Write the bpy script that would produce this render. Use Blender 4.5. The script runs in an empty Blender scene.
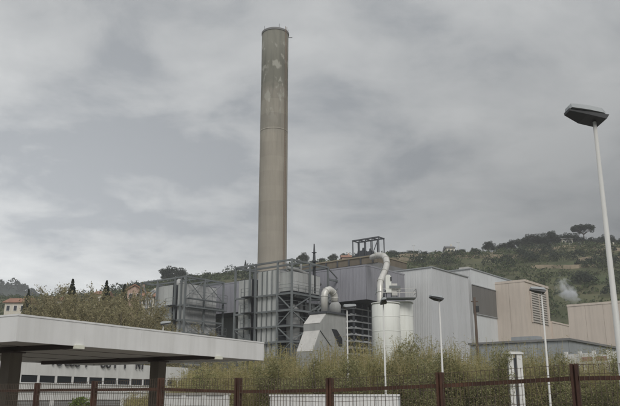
import bpy, bmesh, math, random
import numpy as np
from mathutils import Vector, Matrix
random.seed(7); rng = np.random.default_rng(7)
R = math.radians
scn = bpy.context.scene
C = scn.collection

# ------------------------------------------------------------------ camera
EYE = 2.6
FPX = 720.0                                   # focal length in pixels of a 620 wide frame
PITCH = math.atan(195 / FPX)
cam_d = bpy.data.cameras.new('camera'); cam = bpy.data.objects.new('camera', cam_d); C.objects.link(cam)
cam_d.sensor_width = 36; cam_d.lens = FPX / 620 * 36
cam_d.clip_start = 0.1; cam_d.clip_end = 6000
cam.location = (0, 0, EYE); cam.rotation_euler = (math.pi / 2 + PITCH, 0, 0)
scn.camera = cam

# ------------------------------------------------------------------ sky, sun, exposure
SUN_EL, SUN_AZ = R(42), R(167)                # azimuth clockwise from +Y (behind the camera)
w = bpy.data.worlds.new('World'); scn.world = w; w.use_nodes = True
nt = w.node_tree; nt.nodes.clear()
def N(t, **k):
    n = nt.nodes.new(t)
    for a, b in k.items(): setattr(n, a, b)
    return n
def L(a, b): nt.links.new(a, b)
def wm(op, a=None, b=None, va=None, vb=None, clamp=False):
    n = N('ShaderNodeMath', operation=op, use_clamp=clamp)
    for i, (s, v) in enumerate(((a, va), (b, vb))):
        if s is not None: L(s, n.inputs[i])
        elif v is not None: n.inputs[i].default_value = v
    return n.outputs[0]
out = N('ShaderNodeOutputWorld'); bg = N('ShaderNodeBackground'); bg.inputs[1].default_value = 0.1
sky = N('ShaderNodeTexSky', sky_type='NISHITA', sun_disc=False)
sky.sun_elevation = SUN_EL; sky.sun_rotation = SUN_AZ; sky.dust_density = 3
tc = N('ShaderNodeTexCoord'); sep = N('ShaderNodeSeparateXYZ'); L(tc.outputs['Generated'], sep.inputs[0])
zc = wm('MAXIMUM', sep.outputs[2], vb=0.0)
den = wm('ADD', zc, vb=0.16)
cmb = N('ShaderNodeCombineXYZ')
L(wm('DIVIDE', sep.outputs[0], den), cmb.inputs[0]); L(wm('DIVIDE', sep.outputs[1], den), cmb.inputs[1])
def cloud(scale, detail, rough, dist, off):
    mp = N('ShaderNodeMapping'); mp.inputs['Location'].default_value = off; mp.inputs['Scale'].default_value = (1.0, 1.0, 1.0)
    L(cmb.outputs[0], mp.inputs[0])
    n = N('ShaderNodeTexNoise'); L(mp.outputs[0], n.inputs['Vector'])
    n.inputs['Scale'].default_value = scale; n.inputs['Detail'].default_value = detail
    n.inputs['Roughness'].default_value = rough; n.inputs['Distortion'].default_value = dist
    return n.outputs[0]
n1 = cloud(0.95, 4, 0.5, 0.2, (3.1, 1.7, 0)); n2 = cloud(3.1, 9, 0.6, 0.25, (8.3, 2.2, 1.5))
mixv = wm('ADD', wm('MULTIPLY', n1, vb=0.55), wm('MULTIPLY', n2, vb=0.45))
ramp = N('ShaderNodeValToRGB'); L(mixv, ramp.inputs[0])
cr = ramp.color_ramp
cr.elements[0].position = 0.40; cr.elements[0].color = (0.272, 0.286, 0.302, 1)
cr.elements[1].position = 0.585; cr.elements[1].color = (0.462, 0.470, 0.470, 1)
e = cr.elements.new(0.475); e.color = (0.372, 0.382, 0.388, 1)
# overcast dome: brighter towards the zenith
# and a paler break in the cloud low over the valley at the left
lowb = wm('POWER', wm('MAXIMUM', wm('SUBTRACT', va=1.0, b=wm('MULTIPLY', zc, vb=1.9)), vb=0.0), vb=1.2)
side = N('ShaderNodeMapRange', interpolation_type='SMOOTHSTEP'); L(sep.outputs[0], side.inputs[0])
side.inputs[1].default_value = 0.5; side.inputs[2].default_value = -0.5; side.inputs[3].default_value = -7.5; side.inputs[4].default_value = 14.5
grad = wm('ADD', wm('ADD', wm('MULTIPLY', zc, vb=6.0), vb=7.15), wm('MULTIPLY', lowb, side.outputs[0]))
vm = N('ShaderNodeVectorMath', operation='SCALE'); L(ramp.outputs[0], vm.inputs[0]); L(grad, vm.inputs['Scale'])
mx = N('ShaderNodeMix', data_type='RGBA'); mx.inputs[0].default_value = 0.96
L(sky.outputs[0], mx.inputs[6]); L(vm.outputs[0], mx.inputs[7])
L(mx.outputs[2], bg.inputs[0]); L(bg.outputs[0], out.inputs[0])
sd = bpy.data.lights.new('sun', 'SUN'); sd.energy = 1.5; sd.angle = R(25); sd.color = (1, 0.965, 0.91)
so = bpy.data.objects.new('sun', sd); C.objects.link(so)
sdir = Vector((math.sin(SUN_AZ) * math.cos(SUN_EL), math.cos(SUN_AZ) * math.cos(SUN_EL), math.sin(SUN_EL)))
so.rotation_euler = sdir.to_track_quat('Z', 'Y').to_euler(); so.location = sdir * 200
vs = scn.view_settings; vs.view_transform = 'Standard'; vs.look = 'None'; vs.exposure = 0.28; vs.gamma = 1; vs.use_curve_mapping = False
scn.cycles.use_denoising = True
scn.cycles.max_bounces = 6; scn.cycles.volume_bounces = 2

# ------------------------------------------------------------------ survey helpers (photo pixel + distance -> place)
def ray(px, py):
    x = (px - 310) / FPX; v = (203 - py) / FPX
    d = math.cos(PITCH) - v * math.sin(PITCH)
    return x / d, (math.sin(PITCH) + v * math.cos(PITCH)) / d
def P(px, py, Y):
    a, b = ray(px, py); return Vector((a * Y, Y, EYE + b * Y))
U = Vector((-0.785, 0.62, 0)); V = Vector((0.62, 0.785, 0)); PLANT_RZ = math.atan2(0.785, 0.62)
def reach(c, axis, px, py):
    a, _ = ray(px, py); return (a * c.y - c.x) / (axis.x - a * axis.y)

# ------------------------------------------------------------------ materials
MATS = {}
def mat(name, col, rough=0.7, var=0.12, scale=0.6, streak=0.0, bump=0.0, bscale=8, metal=0.0, rand=0.0, alt=None, altamt=0.5, spec=0.3, island=None, corr=None, trans=0.0, dirt=None):
    if name in MATS: return MATS[name]
    m = bpy.data.materials.new(name); m.use_nodes = True; t = m.node_tree; nn = t.nodes; ll = t.links
    b = nn['Principled BSDF']; b.inputs['Roughness'].default_value = rough; b.inputs['Metallic'].default_value = metal
    b.inputs['Specular IOR Level'].default_value = spec
    geo = nn.new('ShaderNodeNewGeometry')
    def mul(vec, s):
        mp = nn.new('ShaderNodeMapping'); mp.inputs['Scale'].default_value = s; ll.new(vec, mp.inputs[0]); return mp.outputs[0]
    def noise(vec, sc, det=5, r=0.6):
        n = nn.new('ShaderNodeTexNoise'); n.inputs['Scale'].default_value = sc; n.inputs['Detail'].default_value = det; n.inputs['Roughness'].default_value = r
        ll.new(vec, n.inputs['Vector']); return n.outputs[0]
    def mixc(f, a, c, blend='MIX', fv=None):
        x = nn.new('ShaderNodeMix'); x.data_type = 'RGBA'; x.blend_type = blend
        if f is not None: ll.new(f, x.inputs[0])
        else: x.inputs[0].default_value = fv
        for i, q in ((6, a), (7, c)):
            if isinstance(q, tuple): x.inputs[i].default_value = q
            else: ll.new(q, x.inputs[i])
        return x.outputs[2]
    def mrange(f, a, c, d, e):
        x = nn.new('ShaderNodeMapRange'); ll.new(f, x.inputs[0])
        for i, q in enumerate((a, c, d, e)): x.inputs[i + 1].default_value = q
        return x.outputs[0]
    pos = geo.outputs['Position']
    col = tuple(col) + (1,)
    c = col
    if alt is not None:
        c = mixc(mrange(noise(pos, scale * 0.7), 0.5 - altamt * .25, 0.5 + altamt * .25, 0, 1), col, tuple(alt) + (1,))
    if island is not None:
        rp = nn.new('ShaderNodeValToRGB'); ll.new(geo.outputs['Random Per Island'], rp.inputs[0])
        k = len(island)
        for i, q in enumerate(island):
            el = rp.color_ramp.elements[i] if i < 2 else rp.color_ramp.elements.new(1)
            el.position = 0 if i == 0 else 1
        els = rp.color_ramp.elements
        for i, q in enumerate(island):
            els[i].position = i / (k - 1)
        for i, q in enumerate(island): els[i].color = tuple(q) + (1,)
        c = mixc(mrange(noise(pos, scale), .35, .65, 0, 1), rp.outputs[0], mixc(None, rp.outputs[0], tuple(island[0]) + (1,), fv=0.5))
    f = mrange(noise(pos, scale), .3, .7, 1 - var, 1 + var)
    g = nn.new('ShaderNodeVectorMath'); g.operation = 'SCALE'
    if isinstance(c, tuple):
        rgb = nn.new('ShaderNodeRGB'); rgb.outputs[0].default_value = c; c = rgb.outputs[0]
    ll.new(c, g.inputs[0]); ll.new(f, g.inputs['Scale']); c = g.outputs[0]
    if streak > 0:
        s = mrange(noise(mul(pos, (1, 1, 0.06)), 2.2, 4, .65), .42, .72, 0, streak)
        dk = dirt if dirt else tuple(q * 0.45 for q in col[:3])
        c = mixc(s, c, tuple(dk) + (1,))
    if rand > 0:
        oi = nn.new('ShaderNodeObjectInfo'); g2 = nn.new('ShaderNodeVectorMath'); g2.operation = 'SCALE'
        ll.new(c, g2.inputs[0]); ll.new(mrange(oi.outputs['Random'], 0, 1, 1 - rand, 1 + rand * .6), g2.inputs['Scale']); c = g2.outputs[0]
    ll.new(c, b.inputs['Base Color'])
    hgt = None
    if bump > 0:
        hgt = noise(pos, bscale, 6)
    if corr:
        dirv, pitch = corr                          # ribs of profiled sheet along a horizontal axis
        dp = nn.new('ShaderNodeVectorMath'); dp.operation = 'DOT_PRODUCT'; ll.new(pos, dp.inputs[0]); dp.inputs[1].default_value = dirv
        sn = nn.new('ShaderNodeMath'); sn.operation = 'SINE'
        mu = nn.new('ShaderNodeMath'); mu.operation = 'MULTIPLY'; ll.new(dp.outputs['Value'], mu.inputs[0]); mu.inputs[1].default_value = 2 * math.pi / pitch
        ll.new(mu.outputs[0], sn.inputs[0]); hgt = sn.outputs[0]; bump = 0.25
    if hgt is not None:
        bp = nn.new('ShaderNodeBump'); bp.inputs['Strength'].default_value = bump; bp.inputs['Distance'].default_value = 0.05
        ll.new(hgt, bp.inputs['Height']); ll.new(bp.outputs[0], b.inputs['Normal'])
    rr = nn.new('ShaderNodeMath'); rr.operation = 'ADD'; rr.use_clamp = True
    ll.new(mrange(noise(pos, scale * 2), .3, .7, -.08, .08), rr.inputs[0]); rr.inputs[1].default_value = rough
    ll.new(rr.outputs[0], b.inputs['Roughness'])
    if trans > 0:
        tr = nn.new('ShaderNodeBsdfTranslucent'); ll.new(c, tr.inputs[0]); ms = nn.new('ShaderNodeMixShader'); ms.inputs[0].default_value = trans
        ll.new(b.outputs[0], ms.inputs[1]); ll.new(tr.outputs[0], ms.inputs[2]); ll.new(ms.outputs[0], nn['Material Output'].inputs[0])
    MATS[name] = m
    return m
M = dict(
    asphalt=mat('asphalt', (.06, .06, .062), .9, .2, .8, bump=.3, bscale=40),
    paving=mat('paving', (.28, .27, .25), .9, .15, 1.5, bump=.2, bscale=20),
    soil=mat('soil', (.14, .125, .08), .95, .25, .12, alt=(.09, .10, .045)),
    concrete=mat('concrete', (.34, .325, .295), .9, .12, .5, streak=.35, bump=.2, bscale=5),
    white_paint=mat('white_paint', (.74, .74, .735), .55, .06, .7, streak=.34, dirt=(.42, .41, .38)),
    white_wall=mat('white_wall', (.70, .70, .685), .8, .07, .5, streak=.3, dirt=(.4, .39, .36)),
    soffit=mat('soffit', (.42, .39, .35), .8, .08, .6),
    column=mat('column', (.16, .14, .115), .85, .12, 1.2, streak=.3),
    dark_beam=mat('dark_beam', (.07, .055, .05), .7, .1, 1),
    brown_paint=mat('brown_paint', (.062, .032, .024), .7, .25, 3.0, alt=(.10, .05, .032)),
    wire=mat('wire', (.10, .075, .055), .6, .15, 4),
    steel=mat('steel', (.165, .18, .185), .6, .15, .5, rand=.15),
    steel_dark=mat('steel_dark', (.075, .08, .09), .7, .15, .5, rand=.2),
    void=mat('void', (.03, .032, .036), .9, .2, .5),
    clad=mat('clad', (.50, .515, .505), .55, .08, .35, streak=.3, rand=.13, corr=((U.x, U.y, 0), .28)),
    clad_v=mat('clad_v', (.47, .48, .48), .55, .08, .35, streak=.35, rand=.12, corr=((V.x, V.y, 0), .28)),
    duct=mat('duct', (.36, .365, .36), .5, .10, .8, streak=.3, rand=.06),
    duct_skylit=mat('duct_skylit', (.55, .54, .52), .5, .10, .8, streak=.25),
    galva=mat('galva', (.60, .59, .56), .42, .10, 1.2, streak=.25, metal=.25),
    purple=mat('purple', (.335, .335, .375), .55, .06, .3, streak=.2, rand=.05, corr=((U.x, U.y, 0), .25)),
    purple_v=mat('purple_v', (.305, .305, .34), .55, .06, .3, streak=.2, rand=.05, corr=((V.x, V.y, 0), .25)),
    louvre=mat('louvre', (.42, .43, .44), .6, .12, .6, rand=.12),
    silo=mat('silo', (.76, .775, .74), .5, .05, .4, streak=.28, dirt=(.46, .44, .38)),
    hall=mat('hall', (.575, .59, .61), .5, .04, .3, streak=.14, rand=.035, corr=((V.x, V.y, 0), .3)),
    hall_u=mat('hall_u', (.60, .61, .615), .5, .04, .3, streak=.14, rand=.035, corr=((U.x, U.y, 0), .3)),
    hall_white=mat('hall_white', (.64, .665, .68), .5, .04, .3, streak=.14, rand=.035, corr=((V.x, V.y, 0), .3)),
    hall_dark=mat('hall_dark', (.17, .166, .158), .65, .06, .3, streak=.15, rand=.06, corr=((V.x, V.y, 0), .3)),
    beige=mat('beige', (.60, .53, .465), .85, .06, .25, streak=.25, rand=.03),
    grey_blue=mat('grey_blue', (.33, .35, .365), .6, .08, .4, streak=.25, rand=.08),
    roofing=mat('roofing', (.20, .20, .20), .9, .15, .4),
    ochre=mat('ochre', (.17, .145, .11), .8, .15, .5, streak=.3),
    glass=mat('glass', (.025, .028, .035), .12, .1, .5, spec=.5),
    shutter=mat('shutter', (.30, .30, .295), .6, .08, .8, streak=.2, rand=.06),
    lamp_grey=mat('lamp_grey', (.34, .36, .37), .45, .08, 1.5),
    lamp_dark=mat('lamp_dark', (.035, .037, .04), .4, .1, 2),
    pole=mat('pole', (.58, .58, .56), .5, .06, 1.2, streak=.12),
    rust=mat('rust', (.10, .075, .06), .85, .2, 1.0),
    letter=mat('letter', (.06, .06, .065), .6, .1, 2),
    pale_lamp=mat('pale_lamp', (.72, .72, .62), .5, .05, 2),
    tile_roof=mat('tile_roof', (.30, .16, .11), .85, .2, .8),
    plaster=mat('plaster', (.62, .58, .50), .9, .08, .4, streak=.2),
    plaster_pink=mat('plaster_pink', (.45, .32, .26), .9, .08, .4, streak=.2),
    bark=mat('bark', (.11, .095, .075), .95, .2, 1.5),
    leaf_dark=mat('leaf_dark', (.03, .045, .02), .8, .2, .3, island=[(.018, .028, .016), (.03, .042, .022), (.042, .052, .028)], trans=.15),
    leaf_mid=mat('leaf_mid', (.05, .07, .03), .8, .2, .05, island=[(.032, .042, .02), (.06, .07, .034), (.095, .092, .05)], trans=.15),
    leaf_scrub=mat('leaf_scrub', (.05, .07, .03), .8, .3, .03, island=[(.035, .052, .02), (.07, .11, .035), (.12, .14, .052), (.06, .075, .03), (.10, .085, .05)], trans=.15),
    leaf_brown=mat('leaf_brown', (.14, .12, .06), .85, .2, .25, island=[(.17, .15, .09), (.28, .25, .145), (.38, .33, .20), (.25, .25, .12)], trans=.2),
    reed=mat('reed', (.16, .15, .06), .8, .2, .35, island=[(.21, .20, .08), (.33, .29, .13), (.45, .37, .21), (.25, .25, .095), (.50, .41, .25)], trans=.25),
    leaf_fresh=mat('leaf_fresh', (.14, .2, .04), .7, .2, 1, island=[(.10, .15, .03), (.2, .26, .06)], trans=.3),
)
# chimney concrete: weathered darker top lifts with pale scoured patches
def chimney_mat():
    m = mat('chimney_concrete', (.345, .316, .268), .9, .08, .22, streak=.30, dirt=(.21, .195, .165), bump=.15, bscale=3)
    t = m.node_tree; nn = t.nodes; ll = t.links; b = nn['Principled BSDF']
    src = b.inputs['Base Color'].links[0].from_socket
    geo = nn.new('ShaderNodeNewGeometry'); sp = nn.new('ShaderNodeSeparateXYZ'); ll.new(geo.outputs['Position'], sp.inputs[0])
    def mr(f, a, c, d, e):
        x = nn.new('ShaderNodeMapRange'); ll.new(f, x.inputs[0])
        for i, q in enumerate((a, c, d, e)): x.inputs[i + 1].default_value = q
        return x.outputs[0]
    def nz(sc, s=(1, 1, 1)):
        mp = nn.new('ShaderNodeMapping'); mp.inputs['Scale'].default_value = s; ll.new(geo.outputs['Position'], mp.inputs[0])
        n = nn.new('ShaderNodeTexNoise'); n.inputs['Scale'].default_value = sc; n.inputs['Detail'].default_value = 5; ll.new(mp.outputs[0], n.inputs['Vector']); return n.outputs[0]
    def mth(op, a, c):
        x = nn.new('ShaderNodeMath'); x.operation = op
        for i, q in enumerate((a, c)):
            if isinstance(q, (int, float)): x.inputs[i].default_value = q
            else: ll.new(q, x.inputs[i])
        return x.outputs[0]
    def mixc(f, a, c):
        x = nn.new('ShaderNodeMix'); x.data_type = 'RGBA'; ll.new(f, x.inputs[0]); ll.new(a, x.inputs[6]); x.inputs[7].default_value = c + (1,); return x.outputs[2]
    zz = mth('ADD', sp.outputs[2], mth('MULTIPLY', nz(.5), 5.0))
    c = mixc(mr(zz, 55.5, 56.5, 0, .30), src, (.24, .235, .205)); c = mixc(mr(zz, 64.0, 66.0, 0, .72), c, (.165, .168, .14)); c = mixc(mth('MULTIPLY', mr(nz(1.3, (1, 1, .12)), .48, .66, 0, .55), mr(sp.outputs[2], 40, 70, 0, 1)), c, (.13, .13, .11))
    pale = mth('MULTIPLY', mr(nz(.7, (1, 1, .6)), .55, .62, 0, .7), mth('MULTIPLY', mr(sp.outputs[2], 54, 60, 0, 1), mr(sp.outputs[2], 73.5, 71, 0, 1)))
    c = mixc(pale, c, (.44, .43, .385))
    # each concrete lift has a slightly different shade
    fl = mth('FLOOR', mth('DIVIDE', sp.outputs[2], 3.0), 0); wn = nn.new('ShaderNodeTexWhiteNoise'); wn.noise_dimensions = '1D'; ll.new(fl, wn.inputs['W'])
    g = nn.new('ShaderNodeVectorMath'); g.operation = 'SCALE'; ll.new(c, g.inputs[0]); ll.new(mr(wn.outputs['Value'], 0, 1, .90, 1.05), g.inputs['Scale'])
    ll.new(g.outputs[0], b.inputs['Base Color'])
    return m
M['chimney'] = chimney_mat()

# ------------------------------------------------------------------ building helpers
def tag(o, label=None, cat=None, group=None, kind=None):
    if label: o['label'] = label
    if cat: o['category'] = cat
    if group: o['group'] = group
    if kind: o['kind'] = kind
    return o
def link(o, parent=None):
    C.objects.link(o)
    if parent is not None: o.parent = parent
    return o
def thing(name, label, cat, loc=(0, 0, 0), rz=0, group=None):
    o = bpy.data.objects.new(name, None); o.empty_display_size = .5; C.objects.link(o)
    o.location = loc; o.rotation_euler = (0, 0, rz); return tag(o, label, cat, group)
def mesh(name, verts, faces, m, smooth=False):
    me = bpy.data.meshes.new(name); me.from_pydata([tuple(v) for v in verts], [], faces); me.update()
    bm = bmesh.new(); bm.from_mesh(me); bmesh.ops.recalc_face_normals(bm, faces=bm.faces); bm.to_mesh(me); bm.free()
    if smooth: me.polygons.foreach_set('use_smooth', [True] * len(me.polygons))
    me.materials.append(m); return me
def quads(name, v, m, per=4):
    """v: (n, per, 3) array -> mesh of n loose faces"""
    v = np.asarray(v, dtype=np.float32); n = v.shape[0]
    me = bpy.data.meshes.new(name); me.vertices.add(n * per); me.vertices.foreach_set('co', v.reshape(-1))
    me.loops.add(n * per); me.loops.foreach_set('vertex_index', np.arange(n * per, dtype=np.int32))
    me.polygons.add(n); me.polygons.foreach_set('loop_start', np.arange(0, n * per, per, dtype=np.int32))
    me.polygons.foreach_set('loop_total', np.full(n, per, dtype=np.int32))
    me.update(calc_edges=True); me.materials.append(m); return me
CUBE = {}
BV = [(x, y, z) for x in (-.5, .5) for y in (-.5, .5) for z in (-.5, .5)]
BF = [(0, 1, 3, 2), (4, 6, 7, 5), (0, 4, 5, 1), (2, 3, 7, 6), (0, 2, 6, 4), (1, 5, 7, 3)]
def cube(m):
    if m.name not in CUBE: CUBE[m.name] = mesh('slab_' + m.name, BV, BF, m)
    return CUBE[m.name]
def box(name, a, b, m, parent=None):                 # shared slab, scaled (no children below it)
    o = bpy.data.objects.new(name, cube(m)); link(o, parent)
    o.location = [(p + q) / 2 for p, q in zip(a, b)]; o.scale = [max(abs(q - p), 1e-4) for p, q in zip(a, b)]; return o
def boxverts(a, b):
    return [(x, y, z) for x in (a[0], b[0]) for y in (a[1], b[1]) for z in (a[2], b[2])]
def solid(name, a, b, m, parent=None):               # own mesh, may carry sub-parts
    return link(bpy.data.objects.new(name, mesh(name, boxverts(a, b), BF, m)), parent)
def bar(name, p, q, wd, m, parent=None, hd=None):
    p = Vector(p); q = Vector(q); d = q - p
    o = bpy.data.objects.new(name, cube(m)); link(o, parent)
    o.location = (p + q) / 2; o.rotation_mode = 'QUATERNION'; o.rotation_quaternion = d.to_track_quat('Z', 'Y'); o.scale = (wd, hd or wd, d.length); return o
class MB:
    def __init__(s): s.v = []; s.f = []; s.s = []
    def box(s, a, b):
        k = len(s.v); s.v += boxverts(a, b); s.f += [tuple(i + k for i in f) for f in BF]
    def bar(s, p, q, wd, hd=None):
        p = Vector(p); q = Vector(q); d = q - p; qt = d.to_track_quat('Z', 'Y'); hd = hd or wd; k = len(s.v)
        for x, y, z in BV: s.v.append(tuple((p + q) / 2 + qt @ Vector((x * wd, y * hd, z * d.length))))
        s.f += [tuple(i + k for i in f) for f in BF]
    def tube(s, pts, rad, n=12, cap=True):
        pts = [Vector(p) for p in pts]
        if not isinstance(rad, (list, tuple)): rad = [rad] * len(pts)
        k = len(s.v); up = None
        for i, p in enumerate(pts):
            d = (pts[min(i + 1, len(pts) - 1)] - pts[max(i - 1, 0)]).normalized()
            if up is None: up = Vector((1, 0, 0)) if abs(d.x) < .9 else Vector((0, 1, 0))
            a = (up - d * up.dot(d)).normalized(); up = a; b = d.cross(a)
            for j in range(n):
                t = 2 * math.pi * j / n; s.v.append(tuple(p + (a * math.cos(t) + b * math.sin(t)) * rad[i]))
        for i in range(len(pts) - 1):
            for j in range(n):
                s.f.append((k + i * n + j, k + i * n + (j + 1) % n, k + (i + 1) * n + (j + 1) % n, k + (i + 1) * n + j))
        if cap:
            s.f.append(tuple(k + j for j in range(n))); s.f.append(tuple(k + (len(pts) - 1) * n + j for j in range(n)))
    def prism(s, poly, a, b, axis='y'):                # polygon (x,z) extruded along y, or (y,z) along x
        k = len(s.v); n = len(poly)
        for t in (a, b):
            for (u, z) in poly: s.v.append((u, t, z) if axis == 'y' else (t, u, z))
        for j in range(n): s.f.append((k + j, k + (j + 1) % n, k + n + (j + 1) % n, k + n + j))
        s.f.append(tuple(k + j for j in range(n))); s.f.append(tuple(k + n + j for j in range(n)))
    def build(s, name, m, parent=None, smooth=False):
        o = bpy.data.objects.new(name, mesh(name, s.v, s.f, m))
        if smooth:
            for p in o.data.polygons: p.use_smooth = len(p.vertices) == 4
        return link(o, parent)
def tube(name, pts, rad, m, parent=None, n=14, smooth=True):
    b = MB(); b.tube(pts, rad, n); return b.build(name, m, parent, smooth)
def dup(root, **kw):
    def cp(o, par):
        c = o.copy(); link(c, par)
        if par is not None: c.parent = par
        for ch in list(o.children): cp(ch, c)
        return c
    r = cp(root, None)
    for k, v in kw.items():
        if k in ('location', 'scale', 'rotation_euler'): setattr(r, k, v)
        else: r[k] = v
    return r
def panel_row(parent, plane, at, a0, a1, z0, z1, wd, m, th=.07, rows=1, gap=.03, name='cladding_panel', shear=None):
    n = max(1, round((a1 - a0) / wd)); dw = (a1 - a0) / n; dz = (z1 - z0) / rows
    for i in range(n):
        for r in range(rows):
            p, q = a0 + i * dw + gap / 2, a0 + (i + 1) * dw - gap / 2; zz0, zz1 = z0 + r * dz + gap / 2, z0 + (r + 1) * dz - gap / 2
            if plane == 'x': box(name, (at - th, p, zz0), (at, q, zz1), m, parent)
            else: box(name, (p, at - th, zz0), (q, at, zz1), m, parent)

# ------------------------------------------------------------------ terrain
RIDGE_PX = [(-260, 297), (-60, 300), (60, 301), (120, 299), (165, 287), (205, 281), (235, 277), (310, 268), (350, 262), (385, 260), (420, 260), (450, 257), (480, 256), (500, 254), (530, 250), (560, 249), (600, 250), (640, 253), (760, 254), (1000, 262)]
HY0, HY1 = 168.0, 345.0
RX = [P(a, b, HY1).x for a, b in RIDGE_PX]; RZ_ = [P(a, b, HY1).z for a, b in RIDGE_PX]
def terr(x, y):
    r = np.interp(x, RX, RZ_)
    t = np.clip((np.asarray(y) - HY0) / (HY1 - HY0), 0, 1)
    back = np.clip((np.asarray(y) - HY1) / 160, 0, 1)
    tt = 1 - (1 - t) ** 1.45
    return r * tt * (1 - .35 * back) + 0.9 * np.sin(np.asarray(x) * .09 + np.asarray(y) * .05) * t * (1 - t) * 4 * .6
gs = 1400
tag(link(bpy.data.objects.new('ground', mesh('ground', [(-gs, -gs, -.004), (gs, -gs, -.004), (gs, gs, -.004), (-gs, gs, -.004)], [(0, 1, 2, 3)], M['soil']))), kind='structure')
def hill_material():
    m = mat('hill_grass', (.05, .068, .028), .95, .3, .05, alt=(.12, .11, .06), altamt=.8, bump=.3, bscale=.5)
    return m
def grid(name, xs, ys, fn, m):
    X, Y = np.meshgrid(xs, ys); Z = fn(X, Y); nx, ny = len(xs), len(ys)
    v = np.stack([X, Y, Z], -1).reshape(-1, 3)
    f = [(j * nx + i, j * nx + i + 1, (j + 1) * nx + i + 1, (j + 1) * nx + i) for j in range(ny - 1) for i in range(nx - 1)]
    me = bpy.data.meshes.new(name); me.from_pydata(v.tolist(), [], f); me.update(); me.materials.append(m)
    me.polygons.foreach_set('use_smooth', [True] * len(me.polygons)); return link(bpy.data.objects.new(name, me))
def hillz(X, Y):
    z = terr(X, Y)
    step = 5.0                                        # old farm terraces
    q = np.floor(z / step) * step + np.clip((z / step - np.floor(z / step)) * 2.2 - .6, 0, 1) * step
    return np.where(z > 6, .55 * z + .45 * q, z) - .3 * (np.asarray(Y) < HY0 + 1)
tag(grid('hillside', np.linspace(-340, 420, 180), np.linspace(HY0, 520, 150), hillz, hill_material()), kind='structure')
hill_o = bpy.data.objects['hillside']
stone = mat('terrace_stone', (.30, .25, .18), .95, .2, .6)
for i, (xa, xb, ya) in enumerate(((40, 66, 318), (62, 92, 300), (74, 88, 322), (20, 45, 300), (96, 130, 312), (105, 122, 280), (120, 150, 296), (84, 110, 268), (60, 80, 332), (132, 160, 322))):
    b = MB(); n_ = 8; hillv = lambda x, y: float(hillz(np.array([x]), np.array([y]))[0])
    pts_ = [(xa + (xb - xa) * k / n_, ya + 3 * math.sin(k * .9 + i)) for k in range(n_ + 1)]
    for (x0_, y0_), (x1_, y1_) in zip(pts_[:-1], pts_[1:]): b.bar((x0_, y0_, hillv(x0_, y0_) + .3), (x1_, y1_, hillv(x1_, y1_) + .3), .5, 2.0)
    b.build('terrace_wall', stone, hill_o)
def far_hill(X, Y):
    e = np.interp(X, [-900, -560, -430, -372, -330, -290, -240, -180, -120], [60, 95, 128, 130, 126, 104, 84, 55, 0])
    t = np.clip((Y - 640) / 160, 0, 1); b = np.clip((Y - 800) / 200, 0, 1)
    return e * t * (1 - b * .5) + 3 * np.sin(X * .11) * np.sin(Y * .07) * t
tag(grid('far_hill', np.linspace(-900, -120, 120), np.linspace(640, 1000, 40), far_hill, mat('hill_wood', (.03, .04, .03), .95, .3, .02)), kind='structure')

# street in front: carriageway, kerb, pavement (mostly below the frame)
FD = Vector((-0.8194, 0.5735, 0)); FO = P(577, 398, 9.0); FO.z = 0        # fence line: first post, direction
FRZ = math.atan2(FD.y, FD.x); FN = Vector((-FD.y, FD.x, 0))               # FN points towards the street
def strip(name, d0, d1, z, m):
    a = [FO + FD * s + FN * d for s, d in ((-60, d0), (90, d0), (90, d1), (-60, d1))]
    return tag(link(bpy.data.objects.new(name, mesh(name, [(p.x, p.y, z) for p in a], [(0, 1, 2, 3)], m))), kind='structure')
sgn = 1 if FN.dot(-FO) > 0 else -1
FN = FN * sgn
strip('road', 2.6, 13, .004, M['asphalt'])
def slab(name, d0, d1, z0, z1, m):
    a = [FO + FD * s + FN * d for s, d in ((-60, d0), (90, d0), (90, d1), (-60, d1))]
    v = [(p.x, p.y, z) for z in (z0, z1) for p in a]
    return tag(link(bpy.data.objects.new(name, mesh(name, v, [(0, 1, 2, 3), (4, 5, 6, 7), (0, 1, 5, 4), (1, 2, 6, 5), (2, 3, 7, 6), (3, 0, 4, 7)], m))), kind='structure')
slab('pavement', .2, 2.4, 0, .12, M['paving']); slab('kerb', 2.4, 2.6, 0, .13, M['concrete'])
fc = [FO + FD * s - FN * d for s, d in ((-60, .3), (90, .3), (90, 32), (-60, 32))]
tag(link(bpy.data.objects.new('yard', mesh('yard', [(p.x, p.y, .008) for p in fc], [(0, 1, 2, 3)], M['paving']))), kind='structure')

# ------------------------------------------------------------------ chimney
cc = P(272.2, 258, 135); H = P(274, 33.5, 135).z
t = thing('chimney', 'tall round beige concrete chimney with darker stained top', 'chimney', (cc.x, cc.y, 0))
b = MB(); zs = []; rr = 2.74
pts, rad = [], []
pts = [(0, 0, H * k / 10) for k in range(10)] + [(0, 0, H - .3)]; rad = [rr + .05 * (1 - k / 10) for k in range(10)] + [rr]
b.tube(pts, rad, 56, cap=True); b.build('shaft', M['chimney'], t, True)
b = MB(); b.tube([(0, 0, H - .45), (0, 0, H - .42), (0, 0, H), (0, 0, H)], [rr + .02, rr + .09, rr + .09, rr - .5], 56, cap=False)
b.tube([(0, 0, H), (0, 0, H - .6)], [rr - .5, rr - .5], 40, cap=True); b.build('rim', M['roofing'], t)
tube('joint_band', [(0, 0, 53.6), (0, 0, 53.85)], rr + .035, M['chimney'], t, 56)
b = MB(); a = R(-38); dx, dy = math.cos(a), math.sin(a)
for s in (-.22, .22): b.bar((dx * (rr + .25) - dy * s, dy * (rr + .25) + dx * s, 3), (dx * (rr + .2) - dy * s, dy * (rr + .2) + dx * s, H + .6), .06)
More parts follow.
